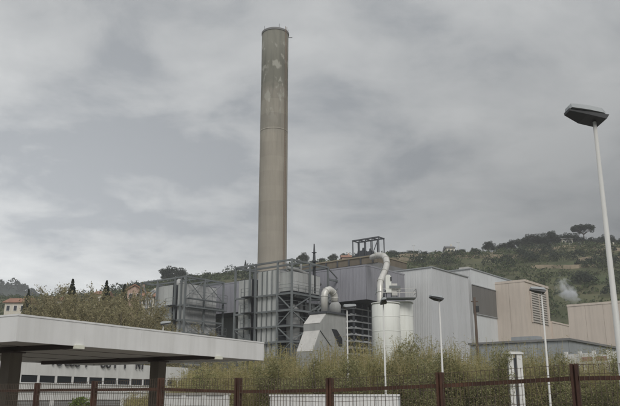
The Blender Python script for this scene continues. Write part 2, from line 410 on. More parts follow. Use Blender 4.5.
for i in range(int(H / .6)): b.bar((dx * (rr + .23) - dy * -.22, dy * (rr + .23) + dx * -.22, 3 + i * .55), (dx * (rr + .23) - dy * .22, dy * (rr + .23) + dx * .22, 3 + i * .55), .03)
b.build('ladder', mat('ladder_red', (.26, .19, .145), .8, .1, 1), t)
for an in (0, 75, 140, 215, 290):
    x, y = math.cos(R(an)) * rr * .97, math.sin(R(an)) * rr * .97
    tube('lightning_rod', [(x, y, H - .2), (x, y, H + .9)], .035, M['steel_dark'], t, 6)
bar('warning_light_arm', (rr, -.3, H - 1.1), (rr + .8, -.3, H - 1.1), .12, M['steel_dark'], t)

# ------------------------------------------------------------------ the twin filter units in their steel frames
LV = [3.4, 5.5, 7.6, 9.7, 11.75, 13.8, 16.0]
def railing(bm, p, q, h=1.05):
    p = Vector(p); q = Vector(q); n = max(1, int((q - p).length / 1.4))
    for i in range(n + 1):
        a = p.lerp(q, i / n); bm.bar(a, a + Vector((0, 0, h)), .05)
    for k in (.55, 1.0): bm.bar(p + Vector((0, 0, h * k)), q + Vector((0, 0, h * k)), .045)
def unit(px, py, Y, label, near):
    c = P(px, py, Y); Ht = c.z
    t = thing('filter_unit', label, 'filter unit', (c.x, c.y, 0), PLANT_RZ, 'twin filter units in steel frames')
    LU, LW = 10.4, 8.0
    ys = [0, 2.5, 6.5, 7.6, LU] if near else [0, .9, 2.3, 6.4, LU]; xs = [0, 3.9, LW]
    cols = [(0, y) for y in ys] + [(x, 0) for x in xs[1:]] + [(LW, LU), (LW, 5.2), (3.9, LU)]
    for (x, y) in cols: box('column', (x - .12, y - .12, 0), (x + .12, y + .12, Ht), M['steel'], t)
    lev = LV + [Ht - .15]
    for z in lev:
        for a, e in zip(ys[:-1], ys[1:]): box('beam', (-.11, a + .13, z - .12), (.11, e - .13, z + .12), M['steel'], t)
        for a, e in zip(xs[:-1], xs[1:]): box('beam', (a + .13, -.11, z - .12), (e - .13, .11, z + .12), M['steel'], t)
    for z in (LV[2], LV[5], Ht - .15):
        box('beam', (.17, LU - .13, z - .15), (LW - .17, LU + .13, z + .15), M['steel'], t)
        box('beam', (LW - .13, .17, z - .15), (LW + .13, LU - .17, z + .15), M['steel'], t)
    for x in (2.6, 5.4): box('beam', (x - .1, .15, Ht - .28), (x + .1, LU - .15, Ht - .05), M['steel'], t)
    # roof-level handrail and the thin pipes on the frame
    if near:
        # tall clad casing (left face) in two bodies with a ladder slot between
        cs = solid('casing', (.35, 2.75, 0), (6.6, 6.35, Ht - 1.1), M['steel_dark'], t)
        zt = Ht - 1.15
        for z0, z1 in zip([.2] + LV, LV + [zt]):
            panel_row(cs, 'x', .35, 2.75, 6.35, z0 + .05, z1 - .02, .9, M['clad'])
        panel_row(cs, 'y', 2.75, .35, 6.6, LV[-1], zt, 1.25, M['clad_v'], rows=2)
        cs2 = solid('side_casing', (.55, 7.75, 0), (6.0, 10.15, Ht - 1.9), M['steel_dark'], t)
        for z0, z1 in zip([.2] + LV, LV + [Ht - 1.95]): panel_row(cs2, 'x', .55, 7.75, 10.15, z0 + .05, z1 - .02, 1.2, M['clad'])
        for y in (3.65, 4.55, 5.45): box('stud', (.1, y - .035, 0), (.26, y + .035, zt), M['steel'], t)
        for y in (8.95,): box('stud', (.3, y - .035, 0), (.46, y + .035, Ht - 2), M['steel'], t)
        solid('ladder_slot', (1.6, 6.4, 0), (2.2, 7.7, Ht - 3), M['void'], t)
        b = MB()
        for s in (6.75, 7.2): b.bar((.5, s, .5), (.5, s, Ht - 2), .06)
        for i in range(40): b.bar((.5, 6.75, .8 + i * .45), (.5, 7.2, .8 + i * .45), .035)
        b.build('ladder', M['steel'], t)
        for z in LV[1:]:
            p = solid('landing', (-.9, 6.6, z), (.6, 8.4, z + .1), M['steel_dark'], t)
            b = MB(); railing(b, (-.88, 6.6, z + .1), (-.88, 8.4, z + .1)); b.build('handrail', M['steel'], p)
        # upper casing at the near corner, tank and pipework
        cu = solid('upper_casing', (.7, .55, LV[-1] + .4), (6.8, 2.6, Ht - 1.5), M['steel_dark'], t)
        panel_row(cu, 'x', .7, .55, 2.6, LV[-1] + .45, Ht - 1.55, 1.0, M['clad']); panel_row(cu, 'y', .55, .7, 6.8, LV[-1] + .45, Ht - 1.55, 1.2, M['clad_v'], rows=2)
        tube('white_duct', [(.9, 1.6, Ht - 1.0), (2.4, .9, Ht - 1.15), (5.2, .75, Ht - 1.7), (7.2, .8, Ht - 2.6)], .26, M['duct'], t)
        tube('pipe', [(1.2, .4, LV[-1] - .2), (4.5, .3, LV[-1] - .4), (7.4, .4, LV[-1] - .2), (7.6, .4, 8)], .16, M['steel'], t, 8)
        # dark inside: vessel and platforms
        tube('vessel', [(2.1, 1.5, .5), (2.1, 1.5, 13.2), (2.1, 1.5, 14.3), (2.1, 1.5, 14.9)], [.95, .95, .7, .1], M['duct'], t, 18)
        iw = solid('inner_wall', (2.4, 2.7, .2), (7.6, 9.8, 15.6), M['steel_dark'], t)
        for x in (4.3, 5.6, 6.9): tube('downcomer', [(x, 1.9, 1), (x, 1.9, 15.4)], .3, M['duct'], t, 10)
        for z in LV[1:]:
            p = solid('platform', (.2, .2, z + .17), (7.8, 2.6, z + .25), M['steel_dark'], t)
            b = MB(); railing(b, (.2, .2, z + .25), (7.8, .2, z + .25)); railing(b, (.15, .2, z + .25), (.15, 2.5, z + .25)); b.build('handrail', M['steel'], p)
        for i, z in enumerate(LV[2:-1]):
            z2 = LV[i + 3]
            bar('brace', (-.02, .2 if i % 2 else 2.3, z + .2), (-.02, 2.3 if i % 2 else .2, z2 - .2), .14, M['steel'], t)
            bar('brace', (.2 if i % 2 else 3.7, -.02, z + .2), (3.7 if i % 2 else .2, -.02, z2 - .2), .14, M['steel'], t)
            if i in (1, 3): bar('brace', (4.1, -.02, z + .2), (7.8, -.02, z2 - .2), .14, M['steel'], t)
        bar('brace', (0, 7.7, LV[3] + .2), (0, 10.2, LV[4] - .2), .12, M['steel'], t)
        # stair flights on the right face
        for i in range(4):
            z0, z1 = LV[i + 2], LV[i + 3]; a, e = (4.3, 7.6) if i % 2 else (7.6, 4.3)
            b = MB()
            for s in (-1.0, -.35): b.bar((a, s, z0 + .2), (e, s, z1 + .2), .08, .2)
            for k in range(9): f = (k + .5) / 9; x = a + (e - a) * f; b.box((x - .13, -.98, z0 + .2 + (z1 - z0) * f), (x + .13, -.37, z0 + .23 + (z1 - z0) * f))
            st = b.build('stair_flight', M['steel'], t)
            b = MB(); b.bar((a, -1.0, z0 + 1.2), (e, -1.0, z1 + 1.2), .06); b.build('handrail', M['steel'], st)
        # annex frame lower down to the right
        for (x, y) in ((11.6, 0), (14.2, 0), (11.6, 4)): box('column', (x - .14, y - .14, 0), (x + .14, y + .14, Ht - 1.6 - (x - 11.6) * .25), M['steel'], t)
        for z in (Ht - 1.8, LV[-1], LV[-2], LV[-3], LV[-4]): box('beam', (LW + .17, -.11, z - .13), (11.45, .11, z + .13), M['steel'], t)
        for z in (Ht - 2.6, LV[-1], LV[-2], LV[-4]): box('beam', (11.75, -.11, z - .13), (14.05, .11, z + .13), M['steel'], t)
        bar('brace', (8.2, 0, Ht - .3), (11.4, 0, Ht - 2.0), .14, M['steel'], t); bar('brace', (8.2, 0, LV[-1] + .2), (11.4, 0, Ht - 2.0), .12, M['steel'], t)
        bar('brace', (11.8, 0, Ht - 2), (14, 0, LV[-1] + .2), .1, M['steel'], t)
        solid('duct_bank', (8.4, 1.2, 9), (14, 5, 15.2), M['steel_dark'], t)
        for z in LV[2:]:
            b = MB(); railing(b, (8.2, .2, z + .2), (11.4, .2, z + .2)); b.build('handrail', M['steel'], t)
        # mast on the roof corner
        mt = tube('mast', [(5.6, .6, Ht - 4), (5.6, .6, Ht + 1), (5.6, .6, Ht + 3.0)], [.22, .2, .08], M['steel_dark'], t, 8)
        b = MB(); b.box((5.2, .2, Ht + .4), (6.0, 1.0, Ht + .5)); b.box((5.35, .35, Ht + 1.7), (5.85, .85, Ht + 1.78)); b.build('mast_collar', M['steel_dark'], mt)
        for y in (2.0, 4.4): tube('vent_pipe', [(4.4, y, Ht - 1.5), (4.4, y, Ht + .4), (4.4, y + .5, Ht + .75)], .17, M['duct'], t, 8)
    else:
        cs = solid('casing', (.4, .55, 0), (7.0, 2.0, Ht - 1.0), M['steel_dark'], t)
        for z0, z1 in zip([.2] + LV, LV + [Ht - 1.05]): panel_row(cs, 'x', .4, .55, 2.0, z0 + .05, z1 - .02, .75, M['clad'])
        for z0, z1 in zip([.2] + LV, LV + [Ht - 1.05]): panel_row(cs, 'y', .55, .4, 7.0, z0 + .05, z1 - .02, 1.65, M['clad_v'])
        cs2 = solid('side_casing', (.4, 3.2, 0), (7.0, 7.2, Ht - 1.0), M['steel_dark'], t)
        for z0, z1 in zip([.2] + LV, LV + [Ht - 1.05]): panel_row(cs2, 'x', .4, 3.2, 7.2, z0 + .05, z1 - .02, 1.0, M['clad'])
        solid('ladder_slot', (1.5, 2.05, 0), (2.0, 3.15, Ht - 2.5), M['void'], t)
        for z in LV[2:]:
            p = solid('landing', (-.8, 1.6, z), (.5, 3.4, z + .1), M['steel_dark'], t)
            b = MB(); railing(b, (-.78, 1.6, z + .1), (-.78, 3.4, z + .1)); b.build('handrail', M['steel'], p)
        for z in (LV[-1] + .9, LV[-1] - .4, LV[4]):
            p = solid('walkway', (0, -.9, z), (LW, -.2, z + .16), M['steel'], t)
            b = MB(); railing(b, (0, -.88, z + .16), (LW, -.88, z + .16)); b.build('handrail', M['steel'], p)
        for i, (a, e) in enumerate(((.2, 3.7), (4.1, 7.8))):
            bar('brace', (a, -.02, LV[-1] + 1.2), (e, -.02, Ht - .4), .09, M['steel'], t)
            bar('brace', (e, -.02, LV[-1] + 1.2), (a, -.02, Ht - .4), .09, M['steel'], t)
            bar('brace', (a, -.02, LV[4]), (e, -.02, LV[5] - .2), .09, M['steel'], t); bar('brace', (e, -.02, LV[4]), (a, -.02, LV[5] - .2), .09, M['steel'], t)
        # open frame at the far left, with a conveyor bracket
        for z0, z1 in zip(LV[3:], LV[4:] + [Ht - .3]): bar('brace', (0, 7.4, z0), (0, LU - .2, z1), .13, M['steel'], t)
        for y in (8.2, 9.2): tube('pipe', [(.3, y, 3), (.3, y, Ht - 2.2), (1.6, y, Ht - 1.2)], .2, M['duct'], t, 8)
        tube('silencer', [(3, 4.8, Ht - 1.1), (3, 4.8, Ht - .1), (3, 4.8, Ht + .3)], [.8, .8, .2], M['duct'], t, 14)
        b = MB(); b.prism([(7.4, 8), (9.2, 8), (9.2, 11.6), (8.2, 13.4), (7.4, 13.4)], .6, 1.4); b.build('side_duct', M['steel_dark'], t)
    return t, c
u2, C2 = unit(292, 258.5, 95, 'nearer steel framed filter unit with pale cladding, stairs and a mast, below the chimney', True)
pt1 = C2 + U * 20.2
u1, C1 = unit(186, 275.5, pt1.y, 'farther steel framed filter unit with pale panels and crossed braces, left of the chimney', False)

# ------------------------------------------------------------------ purple-grey house on the louvred tower
c = P(366, 265.3, 100); zb = P(366, 299.5, 100).z
t = thing('bunker_house', 'purple grey clad overhanging house on a louvred tower behind the white silos', 'building', (c.x, c.y, 0), PLANT_RZ)
vl = reach(c, V, 404, 273)
wl = solid('wall', (0, 0, zb), (vl, 44, c.z - .25), M['steel_dark'], t)
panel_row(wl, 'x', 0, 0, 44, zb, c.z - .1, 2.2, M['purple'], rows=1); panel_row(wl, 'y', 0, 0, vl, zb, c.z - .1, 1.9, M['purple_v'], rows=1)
solid('roof', (-.1, -.1, c.z - .09), (vl + .1, 44.1, c.z + .12), M['purple_v'], t)
solid('lower_wall', (4.5, 4.4, 0), (vl - .5, 43, zb - .05), M['grey_blue'], t)
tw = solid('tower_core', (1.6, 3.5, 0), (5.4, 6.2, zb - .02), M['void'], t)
n = 13
for i in range(n):
    z = zb - 1.0 - i * .92
    b = MB(); b.prism([(.95, z), (1.6, z + .22), (1.6, z + .36), (.95, z + .14)], 2.9, 6.4, 'y'); b.build('louvre_blade', M['louvre'], tw)
    b = MB(); b.prism([(2.85, z), (3.5, z + .22), (3.5, z + .36), (2.85, z + .14)], .95, 5.4, 'x'); b.build('louvre_blade', M['louvre'], tw)
for (x, y) in ((1.1, 3.0), (3.2, 3.0), (5.3, 3.0), (1.1, 6.1)): box('column', (x - .12, y - .12, 0), (x + .12, y + .12, zb), M['steel_dark'], t)
# rear block standing in for a tan hillside terrace, and the open steel frame
q = P(378, 254.5, 116)
t = thing('terrace_stand_in', 'rear block standing in for a tan hillside terrace behind the purple grey house', 'building', (q.x, q.y, 0), PLANT_RZ)
ul = reach(q, U, 300, 268)
wl = solid('wall', (0, 0, 0), (9, ul, q.z - 1.3), M['roofing'], t)
b = MB(); b.box((-.1, 0, q.z - 1.3), (.25, ul, q.z - .2)); b.box((.25, 0, q.z - 1.3), (9, .3, q.z - .2)); b.build('parapet', M['ochre'], t)  # tan dry grass strip of the hillside terrace, modelled as a roof edge
b = MB(); b.box((-.25, 0, q.z - .2), (.3, ul, q.z)); b.box((.3, -.1, q.z - .2), (9, .35, q.z)); b.build('coping', mat('coping', (.27, .235, .17), .8, .1, 1), t)
for i in range(int(ul / 2.4)): box('bracket', (-.28, i * 2.4 + .8, q.z - 1.25), (-.1, i * 2.4 + 1.0, q.z - .22), M['steel_dark'], t)
g = P(379.5, 252.5, 116.6); hh = P(379.5, 236.3, 116.6).z - q.z
t = thing('roof_frame', 'open rusty steel frame standing on the roof above the tan terrace strip', 'steel frame', (g.x, g.y, q.z), PLANT_RZ)
fl = reach(g, U, 352.5, 257)
for x in (0, 1.6):
    for k in range(5):
        y = .1 + (fl - .2) * k / 4; box('column', (x - .065, y - .065, -.9 if x else 0), (x + .065, y + .065, hh), M['steel_dark'], t)
    box('top_beam', (x - .09, 0, hh - .2), (x + .09, fl, hh + .02), M['steel_dark'], t)
    box('base_beam', (x - .13, .02, .02), (x + .13, fl - .02, .35), M['steel_dark'], t)
for k in range(5): y = .1 + (fl - .2) * k / 4; box('cross_beam', (.09, y - .07, hh - .18), (1.51, y + .07, hh - .02), M['steel_dark'], t)
bar('brace', (0, .2, hh - .4), (0, fl / 4, .4), .1, M['steel_dark'], t)
for y, hgt in ((fl * .42, 1.0), (fl * .68, 1.3), (fl * .86, .9)):
    b = MB(); b.box((.3, y - .45, .02), (1.2, y + .45, hgt)); b.tube([(.75, y, hgt), (.75, y, hgt + .5)], [.25, .18], 10); b.build('winch', M['steel_dark'], t)

# ------------------------------------------------------------------ dust hood with its bent pipe
h = P(313, 350, 85.0)
t = thing('dust_hood', 'grey sloping sheet metal duct hood with bent silver pipe on top', 'duct hood', (h.x, h.y, 0), PLANT_RZ)
def hz(py): return P(325, py, 86.5).z
def hx(px): return reach(h, V, px, 330)
ax, bx_, cx_ = hx(320), hx(327), hx(346)
poly = [(0, hz(352)), (ax, hz(331)), (ax, hz(323.5)), (bx_, hz(312.5)), (cx_, hz(312.5)), (cx_, 0), (0, 0)]
b = MB(); b.prism(poly, 0, 2.5); body = b.build('hood_body', M['duct'], t)
for (p0, p1) in ((0, 1), (2, 3)):
    b = MB(); (x0, z0), (x1, z1) = poly[p0], poly[p1]
    b.prism([(x0 - .04, z0 + .03), (x1 - .04, z1 + .03), (x1 + .06, z1 - .05), (x0 + .06, z0 - .05)], .05, 2.45); b.build('slope_plate', M['duct_skylit'], body)  # sky light on the slopes is painted in as a paler sheet colour
b = MB()
for k in (0, 1): b.bar((ax + .0, -.03, hz(331)), (hx(331), -.03, hz(346)), .08)
b.build('stiffener', M['steel'], body)
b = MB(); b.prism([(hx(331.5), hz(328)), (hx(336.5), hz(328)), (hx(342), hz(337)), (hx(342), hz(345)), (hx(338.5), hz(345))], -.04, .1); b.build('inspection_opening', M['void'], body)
box('top_flange', (bx_ - .25, -.2, hz(312.5)), (cx_ + .2, 2.7, hz(312.5) + .22), M['steel_dark'], t)
zt = hz(310.7); pc = hx(330.5); qc = hx(340.8); ztop = hz(291)
r0 = .43
arc = [(pc, .9, zt - .1), (pc, .9, ztop - .4)]
for k in range(1, 8):
    a = math.pi * k / 8; arc.append(((pc + qc) / 2 - math.cos(a) * (qc - pc) / 2, .9, ztop - .4 + math.sin(a) * (qc - pc) * .42))
arc += [(qc, .9, ztop - .4), (qc, .9, ztop - .9)]
bp = tube('bent_pipe', arc, r0, M['galva'], t, 18)
for k in (1, 3, 5, 7, 9):
    p = Vector(arc[k]); d = (Vector(arc[min(k + 1, len(arc) - 1)]) - Vector(arc[k - 1])).normalized()
    tube('pipe_seam', [p - d * .05, p + d * .05], r0 + .04, M['galva'], bp, 18)
tube('cyclone', [(qc + .1, .9, zt - .1), (qc + .1, .9, ztop - 1.3), (qc + .1, .9, ztop - .9)], [.72, .72, .45], M['duct'], t, 18)

# ------------------------------------------------------------------ white silos, machinery and gooseneck
def silo(pxl, pxr, pyt, Y, label):
    m_ = P((pxl + pxr) / 2, pyt, Y); r = (P(pxr, pyt, Y).x - P(pxl, pyt, Y).x) / 2
    t = thing('silo', label, 'silo', (m_.x, m_.y, 0), 0, 'white silos'); Hs = m_.z
    sh = tube('shell', [(0, 0, .3), (0, 0, Hs - .3), (0, 0, Hs - .12)], [r, r, r - .1], M['silo'], t, 36)
    for k in range(1, 8): tube('weld_band', [(0, 0, Hs * k / 8 - .03), (0, 0, Hs * k / 8 + .03)], r + .012, M['silo'], sh, 36)
    tube('top_cover', [(0, 0, Hs - .125), (0, 0, Hs), (0, 0, Hs + .16)], [r + .05, r + .05, r * .25], M['silo'], t, 36)
    tube('base_ring', [(0, 0, 0), (0, 0, .35)], r + .08, M['concrete'], t, 36)
    return t, m_, r, Hs
s1 = silo(371.6, 399.6, 303.4, 88.2, 'nearer broad white silo, under the gooseneck pipe')
s2 = silo(385.4, 412.8, 302.8, 91.9, 'rear white silo, half hidden, next to the pale grey hall')
pl = P(392, 301.6, 90); 
t = thing('silo_platform', 'grey railed walkway with filter boxes on top of the white silos', 'platform', (pl.x, pl.y, s2[3] + .2), 0)
b = MB(); b.box((-1.3, -1.1, 0), (2.9, 1.0, .1)); deck = b.build('deck', M['steel'], t)
b = MB(); railing(b, (-1.3, -1.08, .1), (2.9, -1.08, .1)); railing(b, (2.9, -1.08, .1), (2.9, 1, .1)); b.build('handrail', M['galva'], t)
def lx(px): return P(px, 290, 90).x - pl.x
def lz(py): return P(392, py, 90).z - s2[3] - .2
b = MB(); b.box((lx(385.5), -.6, lz(293)), (lx(391), .5, lz(277.5))); b.prism([(lx(385.5), lz(277.5)), (lx(391), lz(277.5)), (lx(389.5), lz(275.5)), (lx(386.5), lz(275.5))], -.6, .5); b.build('filter_box', M['silo'], t)
b = MB(); b.box((lx(391.3), -.4, lz(296)), (lx(397), .5, lz(284))); b.build('filter_box', M['galva'], t)
b = MB(); b.box((lx(389), -.75, lz(289)), (lx(400), -.45, lz(286.5))); b.build('cable_tray', M['steel'], t)
b = MB(); b.box((lx(396.5), -.5, lz(292)), (lx(400.5), .3, lz(288.5))); b.build('fan_housing', M['duct'], t)
b = MB(); b.box((lx(390), -.72, lz(281.5)), (lx(391.3), -.3, lz(277.8))); b.build('motor', M['void'], t)
b = MB()
for p_ in (386, 391, 396.5): b.bar((lx(p_), -.3, .1), (lx(p_), -.3, lz(290)), .1)
b.build('support_leg', M['steel_dark'], t)
tube('vent_tube', [(lx(383.5), -.2, -.05), (lx(383.5), -.2, lz(294)), (lx(386), -.2, lz(291))], .14, M['steel_dark'], t, 10)
gp = [P(372, 257.5, 99), P(378, 255.6, 97.2), P(382.5, 255.8, 95.6), P(385.6, 258, 94.4), P(386.8, 262.5, 93.4), P(386, 268, 92.8), P(383.2, 275, 92), P(380.6, 281.5, 91.2), P(380.2, 289, 90.6), P(380.2, 303.5, 90.2)]
t = thing('gooseneck_pipe', 'large silver gooseneck pipe curving down onto the left white silo', 'pipe', tuple(gp[-1]), 0)
lp = [p - gp[-1] for p in gp]
dense = []
for i in range(len(lp) - 1):
    p0 = lp[max(i - 1, 0)]; p1 = lp[i]; p2 = lp[i + 1]; p3 = lp[min(i + 2, len(lp) - 1)]
    for k in range(4):
        s = k / 4; dense.append(.5 * ((2 * p1) + (p2 - p0) * s + (2 * p0 - 5 * p1 + 4 * p2 - p3) * s * s + (3 * p1 - p0 - 3 * p2 + p3) * s ** 3))
dense.append(lp[-1])
pp = tube('pipe_body', dense, .40, M['galva'], t, 20)
for k in (4, 9, 13, 17, 22, 28, 33):
    d = (dense[k + 1] - dense[k - 1]).normalized(); tube('flange', [dense[k] - d * .05, dense[k] + d * .05], .46, M['galva'], pp, 20)
b = MB(); b.bar(lp[5] + Vector((-.5, .3, .2)), lp[9] + Vector((-.55, .3, 1.2)), .09); b.build('support_strut', M['steel'], t)

# ------------------------------------------------------------------ halls
def clad_hall(name, label, cpx, cpy, Y, upx, vpx, bands, mu, shear=0.0, wd=1.6):
    c = P(cpx, cpy, Y); t = thing(name, label, 'building', (c.x, c.y, 0), PLANT_RZ)
    ul = reach(c, U, upx, cpy + 4); vl = reach(c, V, vpx, cpy + 6); Ht = c.z
    # core slightly inside the sheeting; the left face may batter outwards at its foot
    k = [(.06, .06), (vl, .06), (vl, ul), (.06, ul)]
    v = [(x - (shear if x < 1 else 0), y, 0) for x, y in k] + [(x, y, Ht - .15) for x, y in k]
    wall = link(bpy.data.objects.new('wall', mesh('wall', v, [(0, 1, 2, 3), (4, 5, 6, 7), (0, 1, 5, 4), (1, 2, 6, 5), (2, 3, 7, 6), (3, 0, 4, 7)], M['steel_dark'])), t)
    n = max(2, round(ul / wd)); dw = ul / n
    for i in range(n):                                 # left face, full height sheets following the batter
        y0, y1 = i * dw + .012, (i + 1) * dw - .012
        vv = [(-shear - .04, y0, 0), (-shear - .04, y1, 0), (-.04, y1, Ht), (-.04, y0, Ht), (-shear + .055, y0, 0), (-shear + .055, y1, 0), (.055, y1, Ht), (.055, y0, Ht)]
        link(bpy.data.objects.new('cladding_panel', mesh('cladding_panel', vv, [(0, 1, 2, 3), (4, 5, 6, 7), (0, 1, 5, 4), (1, 2, 6, 5), (2, 3, 7, 6), (3, 0, 4, 7)], mu)), wall)
    n = max(2, round(vl / wd)); dw = vl / n
    for (z0, z1, m_, pr) in bands:
        for i in range(n):
            x0, x1 = i * dw + .012, (i + 1) * dw - .012
            xb = x0 - (shear * (1 - z0 / Ht) if i == 0 else 0); xt = x0 - (shear * (1 - z1 / Ht) if i == 0 else 0)
            vv = [(xb, -pr, z0), (x1, -pr, z0), (x1, -pr, z1), (xt, -pr, z1), (xb, .055, z0), (x1, .055, z0), (x1, .055, z1), (xt, .055, z1)]
            link(bpy.data.objects.new('cladding_panel', mesh('cladding_panel', vv, [(0, 1, 2, 3), (4, 5, 6, 7), (0, 1, 5, 4), (1, 2, 6, 5), (2, 3, 7, 6), (3, 0, 4, 7)], m_)), wall)
    b = MB(); b.bar((-.05, -.12, Ht + .03), (vl, -.12, Ht + .03), .16); b.bar((-.12, -.05, Ht + .03), (-.12, ul, Ht + .03), .16); b.build('roof_trim', M['lamp_grey'], t)
    solid('roof', (.1, .0, Ht - .14), (vl - .02, ul - .02, Ht - .02), M['roofing'], t)
    return t, c, ul, vl, Ht
hA = clad_hall('hall', 'large pale grey metal clad hall right of the white silos', 431.5, 267.2, 110, 384, 467.5, [(0, P(431.5, 267.2, 110).z, M['hall'], .05)], M['hall_u'], 1.75)
cB = P(470.5, 268.8, 121); zB = [P(470.5, y, 121).z for y in (268.8, 284.5, 313.5)]
hB = clad_hall('hall', 'white metal clad hall with a wide dark grey band, behind the pale hall', 470.5, 268.8, 121, 440, 512,
               [(zB[1], zB[0], M['hall_white'], .06), (zB[2] + .02, zB[1] - .02, M['hall_dark'], .12), (0, zB[2], M['hall_white'], .03)], M['hall_u'])
bar('band_trim', (0, -.16, zB[1]), (hB[3], -.16, zB[1]), .12, M['lamp_grey'], hB[0]); bar('band_trim', (0, -.16, zB[2]), (hB[3], -.16, zB[2]), .12, M['lamp_grey'], hB[0])
for x, m_ in ((6.5, M['steel_dark']), (7.4, M['steel_dark'])): pass
b = MB(); b.box((2.5, 1.6, zB[0] - .02), (4.4, 3.4, zB[0] + .9)); b.build('roof_unit', M['galva'], hB[0])
# beige concrete building with its grey louvred panel
c = P(524.5, 279.4, 125); vl = reach(c, V, 547.5, 286); ul = 9.0
t = thing('concrete_building', 'tall beige concrete building with a grey louvred panel on its side', 'building', (c.x, c.y, 0), PLANT_RZ)
Ht = c.z
wl = solid('wall', (0, 0, 0), (vl, ul, Ht - .4), M['beige'], t)
for i in range(3): box('concrete_panel', (-.09, i * 3 + .02, 0), (-.002, i * 3 + 2.98, Ht - .42), M['beige'], wl)
z0, z1 = P(530, 322, 126).z, P(530, 288, 126).z
x0, x1 = reach(c, V, 529.5, 290), reach(c, V, 545, 290)
M['louvre_pale'] = mat('louvre_pale', (.40, .375, .34), .7, .08, .5, streak=.2)
lp_ = solid('louvre_panel', (x0, -.05, z0), (x1, -.002, z1), M['louvre_pale'], t)
k = int((z1 - z0) / .42)
for i in range(k):
    z = z0 + (i + .5) * (z1 - z0) / k
    b = MB(); b.prism([(-.16, z - .13), (-.06, z + .10), (-.06, z + .15), (-.16, z - .08)], x0 + .05, x1 - .05, 'x'); b.build('louvre_blade', M['louvre_pale'], lp_)
for x_, w_ in ((x0, .2), (x1, .2), ((x0 + x1) / 2, .16)): bar('louvre_frame', (x_, -.15, z0), (x_, -.15, z1), w_, M['beige'], lp_)
solid('coping', (-.14, -.14, Ht - .4), (vl + .1, ul + .1, Ht), M['beige'], t)
solid('roof', (.3, .3, Ht + .002), (vl - .2, ul - .2, Ht + .05), M['roofing'], t)
za = P(549, 321.5, 134).z
an = solid('annex', (vl + .003, -.2, 0), (vl + 16, 6, za - .3), M['beige'], t); solid('annex_coping', (vl + .005, -.35, za - .298), (vl + 16.1, 6.1, za), M['beige'], t)
for i in range(4): box('concrete_panel', (vl + .05 + i * 4, -.27, 0), (vl + 3.98 + i * 4, -.202, za - .31), M['beige'], an)
# beige block at the right edge
c = P(640, 299.2, 98); ul = reach(c, U, 567, 303.4)
t = thing('concrete_block_building', 'plain windowless beige concrete block at the right edge behind the lamp post', 'building', (c.x, c.y, 0), PLANT_RZ)
Ht = c.z; wl = solid('wall', (0, 0, 0), (16, ul, Ht - .3), M['beige'], t)
n = 4
for i in range(n): box('concrete_panel', (-.08, ul * i / n + .012, 0), (-.002, ul * (i + 1) / n - .012, Ht - .32), M['beige'], wl)
solid('coping', (-.13, -.13, Ht - .3), (16.1, ul + .06, Ht), M['beige'], t)
# low grey-blue shed in front of the concrete buildings
c = P(568, 338.3, 78); ul = reach(c, U, 470, 337); vl = 22
t = thing('low_shed', 'low grey blue sheet metal shed below the beige buildings', 'shed', (c.x, c.y, 0), PLANT_RZ)
Ht = c.z; wl = solid('wall', (0, 0, 0), (vl, ul, Ht - .25), M['steel_dark'], t)
panel_row(wl, 'x', 0, 0, ul, .1, Ht - .26, 1.1, M['grey_blue']); panel_row(wl, 'y', 0, 0, vl, .1, Ht - .26, 1.1, M['grey_blue'])
solid('roof', (-.25, -.25, Ht - .24), (vl + .2, ul + .2, Ht), M['roofing'], t)
sk = solid('roof_vent', (1.5, 4, Ht), (3.2, 7, Ht + .55), M['grey_blue'], t)
# pale panel wall at the right edge, between the thicket and the shed
p0 = P(566, 353.5, 54); p1 = P(640, 357.5, 50); d = (p1 - p0); ln = math.hypot(d.x, d.y)
t = thing('panel_wall', 'pale concrete panel wall with a faded red top stripe at the right edge', 'wall', (p0.x, p0.y, 0), math.atan2(d.y, d.x))
Hw = p0.z
for i in range(5):
    a, e = ln * i / 5, ln * (i + 1) / 5
    pn = solid('panel', (a + .12, -.06, 0), (e - .12, .06, Hw - random.uniform(0, .25)), M['white_wall'], t)
    box('post', (a - .11, -.1, 0), (a + .11, .1, Hw + .1), M['white_paint'], t)
    if i in (1, 2): box('red_stripe', (a + .14, -.075, Hw - .62), (e - .14, -.062, Hw - .32), mat('faded_red', (.40, .26, .23), .8, .15, 2), pn)

# ------------------------------------------------------------------ forecourt canopy
A0 = P(18.5, 314.3, 16.3); ztp = A0.z; zbt = P(18.5, 341.3, 16.3).z
cd = Vector((P(264, 342, 24.9).x - A0.x, 24.9 - A0.y, 0)); CL = cd.length; crz = math.atan2(cd.y, cd.x); CW = 8.0
t = thing('canopy', 'white flat roofed forecourt canopy on two grey brown columns', 'canopy', (A0.x, A0.y, 0), crz)
def fascia(name, a, b_, lbl=None): o = solid(name, a, b_, M['white_paint'], t); return o
for k in range(5): fascia('fascia_panel', (CL * k / 5 + (.004 if k else 0), 0, zbt), (CL * (k + 1) / 5, .06, ztp))
fascia('fascia', (0, CW - .06, zbt), (CL, CW, ztp))
fascia('fascia', (0, .061, zbt), (.06, CW - .061, ztp)); fascia('fascia', (CL - .06, .061, zbt), (CL, CW - .061, ztp))
b = MB(); b.box((.062, .062, ztp - .25), (CL - .062, CW - .062, ztp - .16)); b.build('roof_deck', M['roofing'], t)
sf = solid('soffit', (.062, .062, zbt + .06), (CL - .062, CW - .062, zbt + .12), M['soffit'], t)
for (p_, q_) in (((-.012, -.012, ztp - .03), (CL + .012, -.001, ztp + .012)), ((-.012, .0, ztp - .03), (-.001, CW, ztp + .012)), ((CL + .001, 0, ztp - .03), (CL + .012, CW, ztp + .012))): box('roof_edge_trim', p_, q_, M['white_paint'], t)
